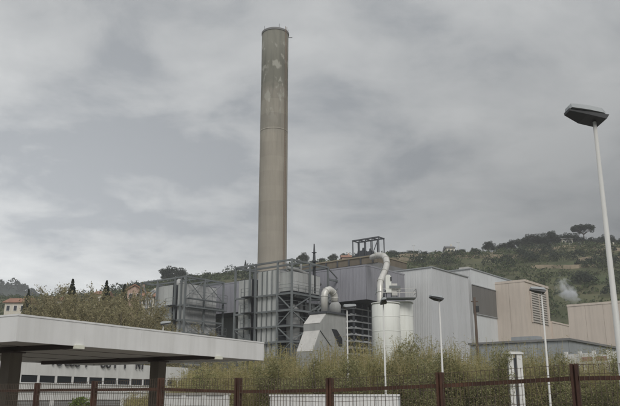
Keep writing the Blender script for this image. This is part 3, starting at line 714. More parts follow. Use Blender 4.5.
for x in (1.8, 7.4):
    box('soffit_beam', (x - .07, .08, zbt - .06), (x + .07, CW - .1, zbt + .058), M['dark_beam'], t)
    cl = solid('column', (x - .18, 2.22, 0), (x + .18, 2.58, zbt - .062), M['column'], t)
    box('base_plate', (x - .3, 2.1, .01), (x + .3, 2.7, .06), M['steel_dark'], cl); box('column_cap', (x - .24, 2.16, zbt - .1), (x + .24, 2.64, zbt - .063), M['dark_beam'], cl)
for x, y in ((1.8, .18), (7.4, .18)):
    f_ = solid('light_fitting', (x - .12, y - .26, zbt - .07), (x + .14, y - .15, zbt + .02), M['pale_lamp'], t)
    box('fitting_bracket', (x - .02, y - .139, zbt - .06), (x + .06, y, zbt - .02), M['steel_dark'], f_)
for k in range(1, 4): box('soffit_joint', (.1, k * 2 - .012, zbt + .05), (CL - .1, k * 2 + .012, zbt + .0595), M['dark_beam'], t)

# ------------------------------------------------------------------ long white office behind the canopy
o0 = P(-30, 372, 43); ang = R(90 - 24)
t = thing('office_building', 'long low white office with a ribbon of dark windows behind the canopy', 'building', (o0.x, o0.y, 0), ang)
od = Vector((math.cos(ang), math.sin(ang), 0))
def os_(px, py=377): return reach(Vector((o0.x, o0.y, 0)), od, px, py)
def oz(px, py):
    s = os_(px, py); p = Vector((o0.x, o0.y, 0)) + od * s; return EYE + ray(px, py)[1] * p.y
OL = os_(188); zp = oz(100, 362.3); zw1 = oz(60, 376.2); zw0 = oz(60, 383.2)
b = MB(); b.box((-6, .12, 0), (OL, 9, zp - .05)); b.build('core_wall', M['void'], t)
up = solid('upper_wall', (-6, 0, zw1), (OL, .118, zp), M['white_wall'], t)
lo = solid('sill_wall', (-6, 0, zw0 - .85), (OL, .118, zw0), M['white_wall'], t)
box('sill', (-6, -.05, zw0 - .06), (OL, -.002, zw0 + .0), M['white_paint'], lo); box('string_course', (-6, -.03, zw0 - .62), (OL, -.002, zw0 - .57), M['shutter'], lo)
e0, e1 = os_(-30), os_(150); step = (os_(74) - os_(40)) / 2
x = os_(38) - 5 * step; i = 0
while x < OL - .3:
    e = min(x + step, OL - .05)
    fr = solid('window', (x + .16, .04, zw0 + .01), (e - .02, .1, zw1 - .01), M['lamp_dark'], t)
    box('pane', (x + .21, .032, zw0 + .05), (e - .07, .039, zw1 - .05), M['glass'], fr)
    box('mullion', (x - .02, -.01, zw0 + .002), (x + .155, .11, zw1 - .002), M['white_paint'], t)
    x += step
# ground floor: pillars and roller shutters
x = os_(10); k = 0
while x < OL - 1:
    e = min(x + step * 2.3, OL - .1)
    box('pillar', (x, -.02, 0), (x + .3, .118, zw0 - .852), M['white_paint'], t)
    sh = solid('roller_shutter', (x + .3, .06, 0), (e - .01, .1, zw0 - 1.1), M['shutter'], t)
    for j in range(7): box('slat', (x + .32, .04, 1.2 + j * .17), (e - .03, .0595, 1.34 + j * .17), M['shutter'], sh)
    box('shutter_box', (x + .3, .0, zw0 - 1.1), (e - .01, .117, zw0 - .853), M['white_wall'], t)
    x = e; k += 1
# dark raised letters along the parapet; only their feet show below the canopy
sg = thing('parapet_sign', 'row of dark raised letters on the white office, mostly hidden by the canopy roof', 'sign', tuple(Vector((o0.x, o0.y, 0)) + od * os_(50) ), ang)
s0 = os_(50)
def glyph(kind, x, z):
    b = MB(); hgt = .75; w_ = .42; y0, y1 = -.12, -.03
    if kind in 'CUO':
        n = 9; r = w_ / 2
        pts = [(x + r - math.cos(math.pi * k / n) * r, z + r - math.sin(math.pi * k / n) * r) for k in range(n + 1)]
        pts = [(x, z + hgt - r)] + pts + ([(x + w_, z + hgt - r)] if kind in 'UO' else [])
        for p, q_ in zip(pts[:-1], pts[1:]): b.bar((p[0], -.08, p[1]), (q_[0], -.08, q_[1]), .09, .09)
    elif kind == 'I': b.box((x - .05, y0, z), (x + .06, y1, z + hgt))
    elif kind == 'F': b.box((x - .05, y0, z), (x + .06, y1, z + hgt)); b.box((x + .06, y0, z + hgt - .1), (x + .38, y1, z + hgt))
    elif kind == 'N':
        b.box((x - .05, y0, z), (x + .06, y1, z + hgt)); b.box((x + .36, y0, z), (x + .46, y1, z + hgt)); b.bar((x, -.08, z + hgt - .05), (x + .42, -.08, z + .05), .08, .08)
    b.build('letter', M['letter'], sg)
for kd, px, py in (('I', 51, 365.6), ('U', 55, 366), ('C', 63, 366.2), ('O', 68, 366.5), ('C', 73.5, 367), ('F', 84.5, 367.8), ('U', 99.5, 368), ('C', 105, 368.2), ('F', 113.5, 369), ('I', 123.5, 369.4), ('N', 135, 369.8), ('I', 141, 370.2)):
    glyph(kd, os_(px) - s0, oz(px, py - .9))
q_ = P(82, 401, 32)
t = thing('potted_shrub', 'small bright yellow green shrub in front of the white office', 'shrub', (q_.x, q_.y, 0)); potted = t

# ------------------------------------------------------------------ yard objects: white hoarding, low wall, capped post
p0 = P(270.5, 394.6, 25); p1 = P(398.5, 394.6, 23.4); d = p1 - p0; ln = math.hypot(d.x, d.y)
t = thing('white_hoarding', 'bright white sheet panel hoarding just behind the brown fence', 'hoarding', (p0.x, p0.y, 0), math.atan2(d.y, d.x))
n = 6
for i in range(n):
    pn = solid('panel', (ln * i / n + .012, -.03, .1), (ln * (i + 1) / n - .012, .03, p0.z - .06), M['white_paint'], t)
    for k in range(3): x = ln * (i + (k + .5) / 3) / n; box('rib', (x - .03, -.055, .12), (x + .03, -.031, p0.z - .08), M['white_paint'], pn)
b = MB(); b.box((-.03, -.06, p0.z - .06), (ln + .03, .06, p0.z)); b.build('top_rail', M['white_paint'], t)
for i in range(n + 1): box('post', (ln * i / n - .04, .032, 0), (ln * i / n + .04, .11, p0.z - .08), M['lamp_grey'], t)
p0 = P(166, 393, 33); p1 = P(228, 395.5, 31)
d = p1 - p0; ln = math.hypot(d.x, d.y)
t = thing('low_white_wall', 'low whitewashed wall with a pale coping right of the canopy columns', 'wall', (p0.x, p0.y, 0), math.atan2(d.y, d.x))
wl = solid('wall', (0, -.1, 0), (ln, .1, p0.z - .1), M['white_wall'], t); solid('coping', (-.05, -.15, p0.z - .099), (ln + .05, .15, p0.z), M['concrete'], t)
for i in range(4): box('pilaster', (ln * i / 3 - .12, -.14, 0), (ln * i / 3 + .12, -.101, p0.z - .1), M['white_wall'], wl)
p0 = P(513.5, 352.5, 39.6)
t = thing('capped_gatepost', 'white double gatepost with a flat cap standing before the thicket', 'gatepost', (p0.x, p0.y, 0))
box('shaft', (-.36, -.17, 0), (-.08, .2, p0.z - .1), M['white_wall'], t); box('shaft', (.10, -.2, 0), (.38, .17, p0.z - .1), M['white_wall'], t)
box('gate_leaf_edge', (-.078, .0, 0), (.098, .1, p0.z - .3), M['steel_dark'], t); b = MB(); b.prism([(-.44, p0.z - .1), (.46, p0.z - .1), (.46, p0.z - .03), (.25, p0.z + .03), (-.22, p0.z + .03), (-.44, p0.z - .03)], -.27, .27); b.build('cap', M['white_wall'], t)

# ------------------------------------------------------------------ lamp posts
LH = 7.55
def lamp(loc, rz, label, first=None):
    if first is not None: return dup(first, location=loc, rotation_euler=(0, 0, rz), label=label)
    t = thing('lamp_post', label, 'lamp post', loc, rz, 'forecourt lamp posts')
    tube('pole', [(0, 0, 0), (0, 0, .3), (0, 0, LH - .12)], [.075, .07, .031], M['pole'], t, 14)
    box('base_plate', (-.16, -.16, .01), (.16, .16, .04), M['steel_dark'], t)
    hd = MB()                                         # wedge shaped shoebox lantern, arm side thick
    sect = [(q_[0] - .10,) + q_[1:] for q_ in [(-.42, .0, .075, .07), (-.40, .005, .13, .10), (-.1, .01, .155, .125), (.20, .015, .15, .12), (.285, .02, .10, .085)]]
    for (x, z, hw, th) in sect:
        k = len(hd.v); hd.v += [(x, -hw, LH - .1 + z), (x, hw, LH - .1 + z), (x, hw * .72, LH - .1 + z + th), (x, -hw * .72, LH - .1 + z + th)]
    for s in range(len(sect) - 1):
        for j in range(4): hd.f.append((s * 4 + j, s * 4 + (j + 1) % 4, (s + 1) * 4 + (j + 1) % 4, (s + 1) * 4 + j))
    hd.f += [(0, 1, 2, 3), tuple(range(4 * len(sect) - 4, 4 * len(sect)))]
    h_ = hd.build('lantern', M['lamp_grey'], t)
    b = MB(); b.prism([(-.535, -.01), (-.53, -.055), (-.22, -.11), (.14, -.12), (.20, -.02)], -.16, .16)
    for i, v in enumerate(b.v): b.v[i] = (v[0], v[1] * (.55 if v[0] < -.45 else 1), v[2] + LH - .09)
    b.build('reflector_bowl', M['lamp_dark'], h_)
    return t
bl = P(614.5, 300, 12.0)
L0 = lamp((P(594.5, 122, 12.0).x, 12.0, 0), R(12), 'big near lamp post with a wedge shaped lantern at the right edge')
for nm in L0.children:
    if nm.name.startswith('lantern'): nm.matrix_basis = Matrix.Translation((0, 0, LH - .1)) @ Matrix.Rotation(R(7), 4, 'Y') @ Matrix.Rotation(R(-10), 4, 'X') @ Matrix.Translation((0, 0, .1 - LH))
def small_lamp(px, py, rz, label):
    r_ = ray(px, py)[1]; Y = (LH - EYE) / r_; p = P(px, py, Y); return lamp((p.x, p.y, 0), rz, label, L0)
small_lamp(347, 305, R(200), 'slim white lamp post in front of the louvred tower')
small_lamp(383.2, 300, R(90), 'slim white lamp post in front of the white silos')
small_lamp(439, 296.5, R(20), 'white lamp post with a dark lantern in front of the pale grey hall')
small_lamp(541, 288.5, R(0), 'white lamp post in front of the beige building with the louvred panel')
small_lamp(163.5, 322, R(180), 'lamp post whose lantern just shows above the canopy roof')
p0 = P(474.3, 297.5, 62)
t = thing('rusty_post', 'dark weathered post with a small box in front of the dark banded hall', 'post', (p0.x, p0.y, 0))
tube('shaft', [(0, 0, 0), (0, 0, p0.z)], [.16, .10], M['rust'], t, 10); b = MB(); b.box((.05, -.12, p0.z - 1.25), (.32, .12, p0.z - .75)); b.build('junction_box', M['lamp_dark'], t)
bar('cross_arm', (-.3, 0, p0.z - .35), (.3, 0, p0.z - .35), .08, M['rust'], t)

# ------------------------------------------------------------------ brown fence
SP = .19835 * 9.0
RAIL = {0: 2.828, 1: 2.757, 2: 2.708, 3: 2.694, 4: 2.748, 5: 2.747, 6: 2.748}; TOP = {0: 3.004, 1: 2.934, 2: 2.888, 3: 2.915, 4: 2.941, 5: 2.912, 6: 2.895}
t = thing('fence', 'brown steel fence of posts, rail and wire mesh along the street', 'fence', (FO.x, FO.y, 0), FRZ)
def hv(dct, k): return dct[min(max(k, 0), 6)]
K0, K1 = -3, 9
for k in range(K0, K1 + 1):
    x = k * SP; tp = hv(TOP, k)
    b = MB(); b.box((x - .045, -.04, .5), (x - .012, .04, tp)); b.box((x + .012, -.04, .5), (x + .045, .04, tp)); b.box((x - .0125, -.012, .5), (x + .0125, .012, tp - .012)); ps = b.build('post', M['brown_paint'], t)
for k in range(K0, K1):
    x = k * SP; r0_, r1_ = hv(RAIL, k), hv(RAIL, k + 1); q0, q1 = hv(TOP, k), hv(TOP, k + 1)
    bar('rail', (x + .046, 0, r0_), (x + SP - .046, 0, r1_), .04, M['brown_paint'], t, .05)
    bar('rail', (x + .046, 0, r0_ - 1.6), (x + SP - .046, 0, r1_ - 1.6), .04, M['brown_paint'], t, .05)
    b = MB(); n = 30
    for i in range(1, n):
        f_ = i / n; b.bar((x + SP * f_, .034 * sgn, .95), (x + SP * f_, .034 * sgn, q0 + (q1 - q0) * f_ - .01), .0052)
    for j in range(17):
        dz = .015 + j * .11; b.bar((x + .05, .034 * sgn, q0 - dz), (x + SP - .05, .034 * sgn, q1 - dz), .0052)
    tag(b.build('wire_mesh', M['wire'], t), kind='stuff')
solid('plinth', (K0 * SP - .2, -.12, 0), (K1 * SP + .2, .12, .9), M['concrete'], t)

# ------------------------------------------------------------------ vegetation
def rnd_dirs(n):
    v = rng.normal(size=(n, 3)); return v / np.linalg.norm(v, axis=1, keepdims=True)
def leaf_quads(cen, size, flat=0.0):
    n = len(cen); a = rnd_dirs(n); b = np.cross(a, rnd_dirs(n)); b /= np.linalg.norm(b, axis=1, keepdims=True) + 1e-6
    s = size * rng.uniform(.6, 1.4, (n, 1)); a = a * s; b = b * s * .6
    return np.stack([cen - a, cen + b, cen + a, cen - b], 1)
def clump_points(centers, radii, per):
    out_ = []
    for c_, r in zip(centers, radii):
        d_ = rnd_dirs(per); rad_ = r * rng.uniform(.35, 1.0, (per, 1)) ** .6; out_.append(np.asarray(c_) + d_ * rad_)
    return np.concatenate(out_)
def crown_round(n=46, per=190, leaf=.02):
    c_ = rnd_dirs(n) * rng.uniform(.1, 1, (n, 1)) ** .5 * np.array([[.38, .38, .36]]) + np.array([[0, 0, .56]])
    c_[:, 2] = np.maximum(c_[:, 2], .16); return leaf_quads(clump_points(c_, rng.uniform(.08, .15, n), per), leaf)
def crown_umbrella(n=46, per=150, leaf=.018):
    a = rng.uniform(0, 6.28, n); r = rng.uniform(0, 1, n) ** .5 * .46
    c_ = np.stack([np.cos(a) * r, np.sin(a) * r, .80 + .11 * (1 - (r / .46) ** 2) + rng.uniform(-.05, .03, n)], 1); return leaf_quads(clump_points(c_, rng.uniform(.07, .12, n), per), leaf)
def crown_cypress(n=220, per=110, leaf=.0062):
    z_ = .995 - .93 * rng.uniform(0, 1, n) ** 1.9; r = .25 * np.clip(1.0 - z_, 0, .42) ** .95; a = rng.uniform(0, 6.28, n)
    c_ = np.stack([np.cos(a) * r * .7, np.sin(a) * r * .7, z_], 1); return leaf_quads(clump_points(c_, .002 + r * .30, per), leaf)
def make_tree(name, label, kind, m, group):
    t = thing(name, label, 'tree', (0, 0, 0), 0, group)
    b = MB()
    if kind == 'round':
        b.tube([(0, 0, 0), (.015, 0, .25), (0, .01, .6)], [.035, .028, .012], 7)
        for k in range(6): a = k * 1.05; b.tube([(0, 0, .26 + .04 * k), (math.cos(a) * .14, math.sin(a) * .14, .46 + .04 * k), (math.cos(a) * .27, math.sin(a) * .27, .58 + .03 * k)], [.016, .011, .004], 5)
        q = crown_round()
    elif kind == 'umbrella':
        b.tube([(0, 0, 0), (.02, 0, .3), (.01, .01, .62)], [.032, .026, .02], 7)
        for k in range(7): a = k * .9; b.tube([(.01, .01, .58), (math.cos(a) * .16, math.sin(a) * .16, .7), (math.cos(a) * .33, math.sin(a) * .33, .79)], [.016, .011, .005], 5)
        q = crown_umbrella()
    else:
        b.tube([(0, 0, 0), (0, 0, .9)], [.02, .004], 6); q = crown_cypress()
    b.build('trunk', M['bark'], t); link(bpy.data.objects.new('crown', quads('crown', q, m)), t)
    return t
TREES = {}
def tree(px, pytop, Y, kind, hgt, label, group, wide=1.0, m='leaf_dark', base=None):
    """top of the crown stands where the photo shows it; foot on the terrain"""
    p = P(px, pytop, Y); zb_ = float(hillz(np.array([p.x]), np.array([p.y]))[0]) if base is None else base
    hgt = max(p.z - zb_, hgt * .5) if hgt is None or p.z - zb_ < hgt * 1.8 else hgt
    key = (kind, m)
    if key not in TREES: TREES[key] = [make_tree({'round': 'evergreen_tree', 'umbrella': 'umbrella_pine', 'cypress': 'cypress_tree'}[kind], label, kind, M[m], group), False]
    src, used = TREES[key]
    if not used: o = src; TREES[key][1] = True
    else: o = dup(src)
    tag(o, label, 'tree', group); o.location = (p.x, p.y, p.z - hgt); o.rotation_euler = (0, 0, random.uniform(0, 6.28)); o.scale = (hgt * wide, hgt * wide, hgt)
    return o
rg = 'trees along the hill crest'
tree(487.5, 240, 335, 'round', 7, 'lone dark round tree at the left end of the crest row', rg, 1.25)
tree(513.5, 238.5, 338, 'round', 7, 'smaller dark tree, second in the crest row from the left', rg, 1.2)
tree(522, 236, 340, 'round', 7, 'dark tree on the crest between the smaller tree and the broad one', rg, 1.1)
tree(532, 232.5, 340, 'round', 8, 'broad dark round tree in the middle of the crest row', rg, 1.35)
tree(547.5, 229, 341, 'round', 9, 'tall rounded tree left of the umbrella pine group on the crest', rg, 1.1)
tree(556.5, 233, 342, 'round', 7, 'small dark tree tucked right of the tall rounded crest tree', rg, 1.0)
tree(569, 231.5, 341, 'round', 9, 'wide dark tree directly left of the umbrella pine', rg, 1.35)
tree(583, 224.5, 340, 'umbrella', 14, 'umbrella pine with bare trunk, highest on the crest', rg, 1.0)
tree(592, 236, 341, 'round', 7, 'low dark tree under the right side of the umbrella pine', rg, 1.2)
tree(605.5, 233, 340, 'round', 7, 'dark tree right behind the big lamp post on the crest', rg, 1.1)
tree(619, 237.5, 340, 'round', 6, 'dark tree at the right frame edge on the crest', rg, 1.1)
for px, py in ((497, 245), (505, 242), (527, 238), (540, 236), (562, 236), (577, 236), (587, 239), (599, 238), (612, 239)):
    tree(px, py, 342, 'round', 5, 'low dark filler tree in the gaps of the crest row', 'low filler trees on the crest', 1.7)
mg = 'trees on the middle ridge'
for px, py, lb in ((322, 257.5, 'dark tree above the left end of the tan terrace strip'), (333, 253.5, 'rounded tree behind the tan terrace strip left of the roof frame'), (345, 252.5, 'rounded tree just left of the open roof frame'), (392, 249.5, 'dark tree right of the gooseneck pipe on the ridge'), (402, 250.5, 'second dark tree right of the gooseneck pipe'), (412, 249, 'dark tree above the left side of the pale grey hall'), (424, 250.5, 'low dark tree above the corner of the pale grey hall'), (437, 250.5, 'low ridge tree between the hall corner and the small ridge house'), (462, 248.5, 'ridge tree right of the small ridge house'), (474, 247.5, 'ridge tree left of the lone crest tree')):
    tree(px, py, 338, 'round', 6, lb, mg, 1.35, 'leaf_mid' if px in (437, 474, 333) else 'leaf_dark')
lg = 'trees behind the filter units'
tree(173.5, 265, 343, 'round', 10, 'large dark domed pine rising behind the farther filter unit', lg, 1.55)
tree(193, 273, 343, 'round', 6, 'dark rounded tree between the domed pine and the pale roof house', lg, 1.5)
tree(207, 271.5, 343, 'round', 6, 'dark tree behind the right end of the farther filter unit', lg, 1.5)
tree(218, 272, 343, 'round', 6, 'dark tree in the gap between the two filter units', lg, 1.5)
tree(232, 273, 343, 'round', 6, 'low tree at the left edge of the nearer filter unit', lg, 1.6, 'leaf_mid')
tree(245.5, 260, 343, 'cypress', 8, 'pointed cypress top behind the nearer filter unit left of the chimney', lg, 1.0)
tree(303, 252, 343, 'round', 8, 'feathery tree behind the top right of the nearer filter unit', lg, 1.0, 'leaf_mid')
cg = 'dark conifers in the brown wood'
tree(29, 289, 120, 'cypress', 14, 'dark cypress beside the red roofed villa', cg, .8, base=4)
tree(73, 279, 110, 'cypress', 20, 'tall dark conifer in the brown wood above the canopy roof', cg, 1.0, base=3)
tree(107, 280.5, 120, 'cypress', 18, 'dark conifer right of the tall conifer in the brown wood', cg, 1.0, base=4)
tree(125, 284, 125, 'cypress', 16, 'dark pointed conifer just left of the pink gabled house', cg, .85, base=4)
tree(8, 303.5, 60, 'round', 10, 'dark evergreen in front of the red roofed villa', cg, 1.0, base=0)
tree(47, 300, 140, 'round', 10, 'dull green tree right of the cypress by the villa', cg, 1.1, 'leaf_mid', base=6)

# bare brown poplars
def bare_tree(seed):
    r = random.Random(seed); trunk = MB(); tw = []
    trunk.tube([(0, 0, 0), (.01, 0, .35), (0, .01, .7), (.01, 0, .95)], [.018, .013, .007, .002], 6)
    def twig(p, d, ln_, w_, lvl):
        q = p + d * ln_; s = d.cross(Vector((r.uniform(-1, 1), r.uniform(-1, 1), r.uniform(-.3, .3)))).normalized() * w_
        tw.append([p - s, p + s, q + s * .3, q - s * .3])
        if lvl == 0: return
        for k in range(6 if lvl == 2 else 5):
            f_ = r.uniform(.25, 1); nd = (d + Vector((r.uniform(-1, 1), r.uniform(-1, 1), r.uniform(-.25, .8))) * .6).normalized()
            twig(p + d * ln_ * f_, nd, ln_ * r.uniform(.35, .62), w_ * .55, lvl - 1)
    for i in range(26):
        z = .1 + .78 * i / 26; a = r.uniform(0, 6.28); d = Vector((math.cos(a) * .62, math.sin(a) * .62, 1)).normalized(); twig(Vector((0, 0, z)), d, (.30 - .18 * (z - .1)), .0035, 3)
    v = np.array([[tuple(x) for x in q] for q in tw], dtype=np.float32)
    tips = v[:, 2][::2]; lf = leaf_quads(tips[rng.integers(0, len(tips), 2200)] + rng.normal(size=(2200, 3)) * .012, .0075)
    return trunk, np.concatenate([v, lf])
bt = []
bgp = 'bare brown trees above the canopy roof'; blb = 'bare brown olive tree in the wood behind the canopy roof'
for s in range(4):
    tr_, q = bare_tree(s + 3); t = thing('bare_tree', blb, 'tree', (0, 0, 0), 0, bgp); tr_.build('trunk', M['bark'], t); link(bpy.data.objects.new('crown', quads('crown', q, M['leaf_brown'])), t); bt.append(t)
spots = [(34, 302, 62), (42, 297, 78), (49, 293, 88), (56, 296, 66), (63, 288, 82), (70, 294, 70), (78, 284, 86), (84, 293, 64), (91, 290, 80), (97, 296, 60), (104, 288, 84), (111, 294, 66), (117, 289, 90), (123, 296, 62), (130, 292, 78), (137, 297, 66), (143, 290, 84), (149, 295, 70), (154, 304, 76), (160, 312, 82), (172, 322, 88), (205, 326, 92), (58, 283, 110), (48, 284, 112), (100, 286, 112)]
for i, (px, py, Y) in enumerate(spots):
    o = bt[i] if i < 4 else dup(bt[i % 4])
    p = P(px, py, Y); o.location = (p.x, p.y, 0); o.rotation_euler = (0, 0, i * 1.3); hs = p.z * .92; o.scale = (hs * 1.05, hs * 1.05, hs)

# understorey behind the canopy and below the units, hillside scrub: uncountable
def scrub(name, label, X, Y, Z, S, per, leaf, m):
    c_ = np.stack([X, Y, Z], 1); n = len(c_)
    d_ = rng.normal(size=(n, per, 3)); d_ /= np.linalg.norm(d_, axis=2, keepdims=True); d_ *= rng.uniform(.3, 1, (n, per, 1)) ** .5
    d_[:, :, 2] = np.abs(d_[:, :, 2]) * .9
    pts_ = (c_[:, None, :] + d_ * S[:, None, None]).reshape(-1, 3)
    o = link(bpy.data.objects.new(name, quads(name, leaf_quads(pts_, leaf), M[m]))); return tag(o, label, 'scrub', None, 'stuff')
n = 6500
X = rng.uniform(-170, 250, n); Y = rng.uniform(172, 356, n)
keep = (np.sin(X * .07 + Y * .11) + np.sin(X * .19 - Y * .05) + rng.normal(size=n) * .9) > -1.1
X, Y = X[keep], Y[keep]; scrub('hillside_scrub', 'dark green scrub and bushes covering the terraced hillside', X, Y, hillz(X, Y), rng.uniform(1.0, 3.4, len(X)) * (1 + .5 * (rng.uniform(0, 1, len(X)) > .93)), 52, .34, 'leaf_scrub')
n = 420
X = rng.uniform(-150, 240, n); Y = rng.uniform(190, 312, n)
keep = (np.sin(X * .05 + Y * .03 + 1.0) + rng.normal(size=n) * .7) > -.1
X, Y = X[keep], Y[keep]; scrub('hillside_trees', 'darker round tree crowns scattered over the terraced hillside', X, Y, hillz(X, Y) + 1.2, rng.uniform(2.2, 4.6, len(X)), 190, .34, 'leaf_dark')
n = 900
X = rng.uniform(-560, -150, n); Y = rng.uniform(690, 830, n)
scrub('far_wood', 'dark wood covering the far hill at the left', X, Y, far_hill(X, Y), rng.uniform(5, 9, n), 50, 1.4, 'leaf_dark')
n = 500
X = rng.uniform(-34, -8, n); Y = rng.uniform(66, 100, n)
scrub('undergrowth', 'brown olive undergrowth below the bare trees and filter units', X, Y, np.full(n, .2) + rng.uniform(0, 4.0, n), rng.uniform(1.2, 2.4, n), 90, .14, 'leaf_brown')

# reed thicket
TPX = [120, 160, 180, 200, 225, 265, 300, 330, 350, 372, 390, 400, 412, 430, 450, 480, 500, 530, 560, 590, 620, 680]
TPY = [396, 388, 374, 362, 354, 348, 346, 344, 341, 338, 335, 333, 336, 341, 340, 342, 346, 343, 349, 351, 350, 350]
def thicket():
    ns = 6800
    Y = rng.uniform(39.5, 52, ns); px = rng.uniform(130, 690, ns); X = np.array([ray(a, 370)[0] for a in px]) * Y
    top = np.interp(px, TPX, TPY); zt_ = np.array([EYE + ray(310, q)[1] * y for q, y in zip(top, Y)])
    lump = .5 + .5 * np.sin(X * 1.9 + np.sin(Y * 1.3) * 2) * np.sin(Y * 1.1 + X * .6)
    Hh = zt_ * (.62 + .34 * lump) * rng.uniform(.72, 1.12, ns)
    lean = rng.normal(size=(ns, 2)) * .09
    outq = []
    # stems
    def pt(f): 
        f = np.asarray(f)
        return np.stack([X + lean[:, 0] * Hh * f ** 1.7, Y + lean[:, 1] * Hh * f ** 1.7, Hh * f], -1)
    for f0, f1 in ((.25, .6), (.6, 1.0)):
        a, b_ = pt(np.full(ns, f0)), pt(np.full(ns, f1)); w_ = np.array([.014, .004, 0])
        outq.append(np.stack([a - w_, a + w_, b_ + w_ * .6, b_ - w_ * .6], 1))
    nb = 78
    for k in range(nb):
        f = rng.uniform(.3, 1.0, ns); a = pt(f); an = rng.uniform(0, 6.28, ns); up = rng.uniform(-.25, 1.0, ns); ln_ = rng.uniform(.08, .30, ns)
        d_ = np.stack([np.cos(an), np.sin(an), up], 1); d_ /= np.linalg.norm(d_, axis=1, keepdims=True)
        s = np.cross(d_, rnd_dirs(ns)); s /= np.linalg.norm(s, axis=1, keepdims=True) + 1e-6; s *= .0125
        o_ = a + rng.normal(size=(ns, 3)) * .16; m_ = o_ + d_ * ln_[:, None] * .5
        outq.append(np.stack([o_, m_ + s, o_ + d_ * ln_[:, None] - np.array([0, 0, .03]), m_ - s], 1))
    return np.concatenate(outq)
o = link(bpy.data.objects.new('reed_thicket', quads('reed_thicket', thicket(), M['reed']))); tag(o, 'olive and straw coloured reed thicket between the fence and the plant', 'thicket', None, 'stuff')
# leafier shrubs standing proud of the reeds
M['shrub'] = mat('shrub_leaf', (.14, .15, .06), .8, .2, .6, island=[(.16, .165, .075), (.26, .25, .12), (.36, .33, .18), (.22, .235, .095)], trans=.3)
def make_shrub(seed):
    t = thing('shrub', '', 'shrub', (0, 0, 0), 0, 'leafy shrubs among the reeds'); rs = random.Random(seed); b = MB(); cs = []
    for k in range(9):
        a = rs.uniform(0, 6.28); r_ = rs.uniform(.08, .34); tz = rs.uniform(.6, 1.0) - r_ * .4
        b.tube([(0, 0, 0), (math.cos(a) * r_ * .4, math.sin(a) * r_ * .4, tz * .5), (math.cos(a) * r_, math.sin(a) * r_, tz)], [.012, .008, .002], 5)
        for q in range(6): f = rs.uniform(.5, 1.02); cs.append((math.cos(a) * r_ * f + rs.uniform(-.07, .07), math.sin(a) * r_ * f + rs.uniform(-.07, .07), tz * f))
    b.build('stems', M['bark'], t)
    link(bpy.data.objects.new('foliage', quads('foliage', leaf_quads(clump_points(np.array(cs), rng.uniform(.05, .13, len(cs)), 230), .0075), M['shrub'])), t); return t
SH = [make_shrub(k) for k in range(3)]
for i, (px, py, Y, wd, lb) in enumerate(((210, 362, 38, 1.3, 'low leafy shrub under the right end of the canopy'), (285, 356, 38.5, 1.2, 'leafy shrub left of the duct hood foot'), (322, 351, 39, 1.1, 'leafy shrub below the duct hood'), (362, 347, 38.6, 1.0, 'leafy shrub between the two slim lamp posts'), (403, 336, 41, .9, 'tall leafy shrub at the foot of the right white silo'), (421, 344, 39, 1.1, 'leafy shrub just left of the lamp post before the pale hall'), (456, 342, 40, 1.1, 'leafy shrub left of the rusty post'), (485, 346, 39.6, .95, 'leafy shrub between the rusty post and the white gatepost'), (537, 345, 40.4, .85, 'leafy shrub right of the white gatepost'), (562, 352, 39, 1.2, 'leafy shrub right of the lamp post before the beige building'), (604, 353, 38, 1.2, 'leafy shrub at the right edge beside the big lamp post'))):
    o = SH[i] if i < 3 else dup(SH[i % 3]); p = P(px, py, Y); tag(o, lb, 'shrub', 'leafy shrubs among the reeds'); o.location = (p.x, p.y, 0); o.rotation_euler = (0, 0, i * 1.7); o.scale = (p.z * wd, p.z * wd, p.z)
# small shrub by the office
b = MB()
for k in range(5): a = k * 1.25; b.tube([(0, 0, 0), (math.cos(a) * .15, math.sin(a) * .15, 1.2), (math.cos(a) * .35, math.sin(a) * .35, 2.2)], [.03, .02, .008], 5)
b.build('stems', M['bark'], potted)
c_ = rnd_dirs(26) * .42 + np.array([[0, 0, 2.05]]); link(bpy.data.objects.new('foliage', quads('foliage', leaf_quads(clump_points(c_, rng.uniform(.15, .3, 26), 50), .06), M['leaf_fresh'])), potted)

# ------------------------------------------------------------------ hillside houses
def house(px, pyeave, Y, wpx, hw, label, wallm, roofm, gable=False, rz=0.0, win=2, depth=8):
    p = P(px, pyeave, Y); wd = wpx / 730 * Y; zb_ = p.z - hw
    t = thing('house', label, 'house', (p.x, p.y, zb_), rz, 'houses on the hillside')
    wl = solid('wall', (-wd / 2, 0, -6), (wd / 2, depth, hw), M[wallm], t)
    rh = wd * .32 if gable else 1.5
    b = MB()
    if gable:
        b.prism([(-wd / 2, hw + .01), (wd / 2, hw + .01), (0, hw + rh - .1)], .02, depth - .02); b.build('gable_wall', M[wallm], t)
        b = MB(); b.prism([(-wd / 2 - .5, hw - .2), (0, hw + rh), (wd / 2 + .5, hw - .2), (wd / 2 + .5, hw + .1), (0, hw + rh + .3), (-wd / 2 - .5, hw + .1)], -.4, depth + .4)
    else: b.prism([(-.5, hw), (depth / 2, hw + rh), (depth + .5, hw), (depth + .5, hw - .2), (-.5, hw - .2)], -wd / 2 - .5, wd / 2 + .5, 'x')
    rf = b.build('roof', M[roofm], t); box('chimney', (wd * .2, depth / 2 - .3, hw + rh * .4), (wd * .2 + .7, depth / 2 + .3, hw + rh + .9), M[wallm], t)
    for i in range(win):
        x = -wd / 2 + wd * (i + .5) / win
        f_ = solid('window', (x - .5, -.06, hw - 2.4), (x + .5, -.002, hw - .9), M['white_paint'], t); box('pane', (x - .4, -.09, hw - 2.3), (x + .4, -.061, hw - 1.0), M['glass'], f_)
    return t
house(16, 302, 190, 22, 6, 'cream villa with an orange red tiled roof at the left edge', 'plaster', 'tile_roof', win=3)
house(135, 290, 180, 15, 6, 'pink gabled house left of the farther filter unit', 'plaster_pink', 'tile_roof', True, win=2)
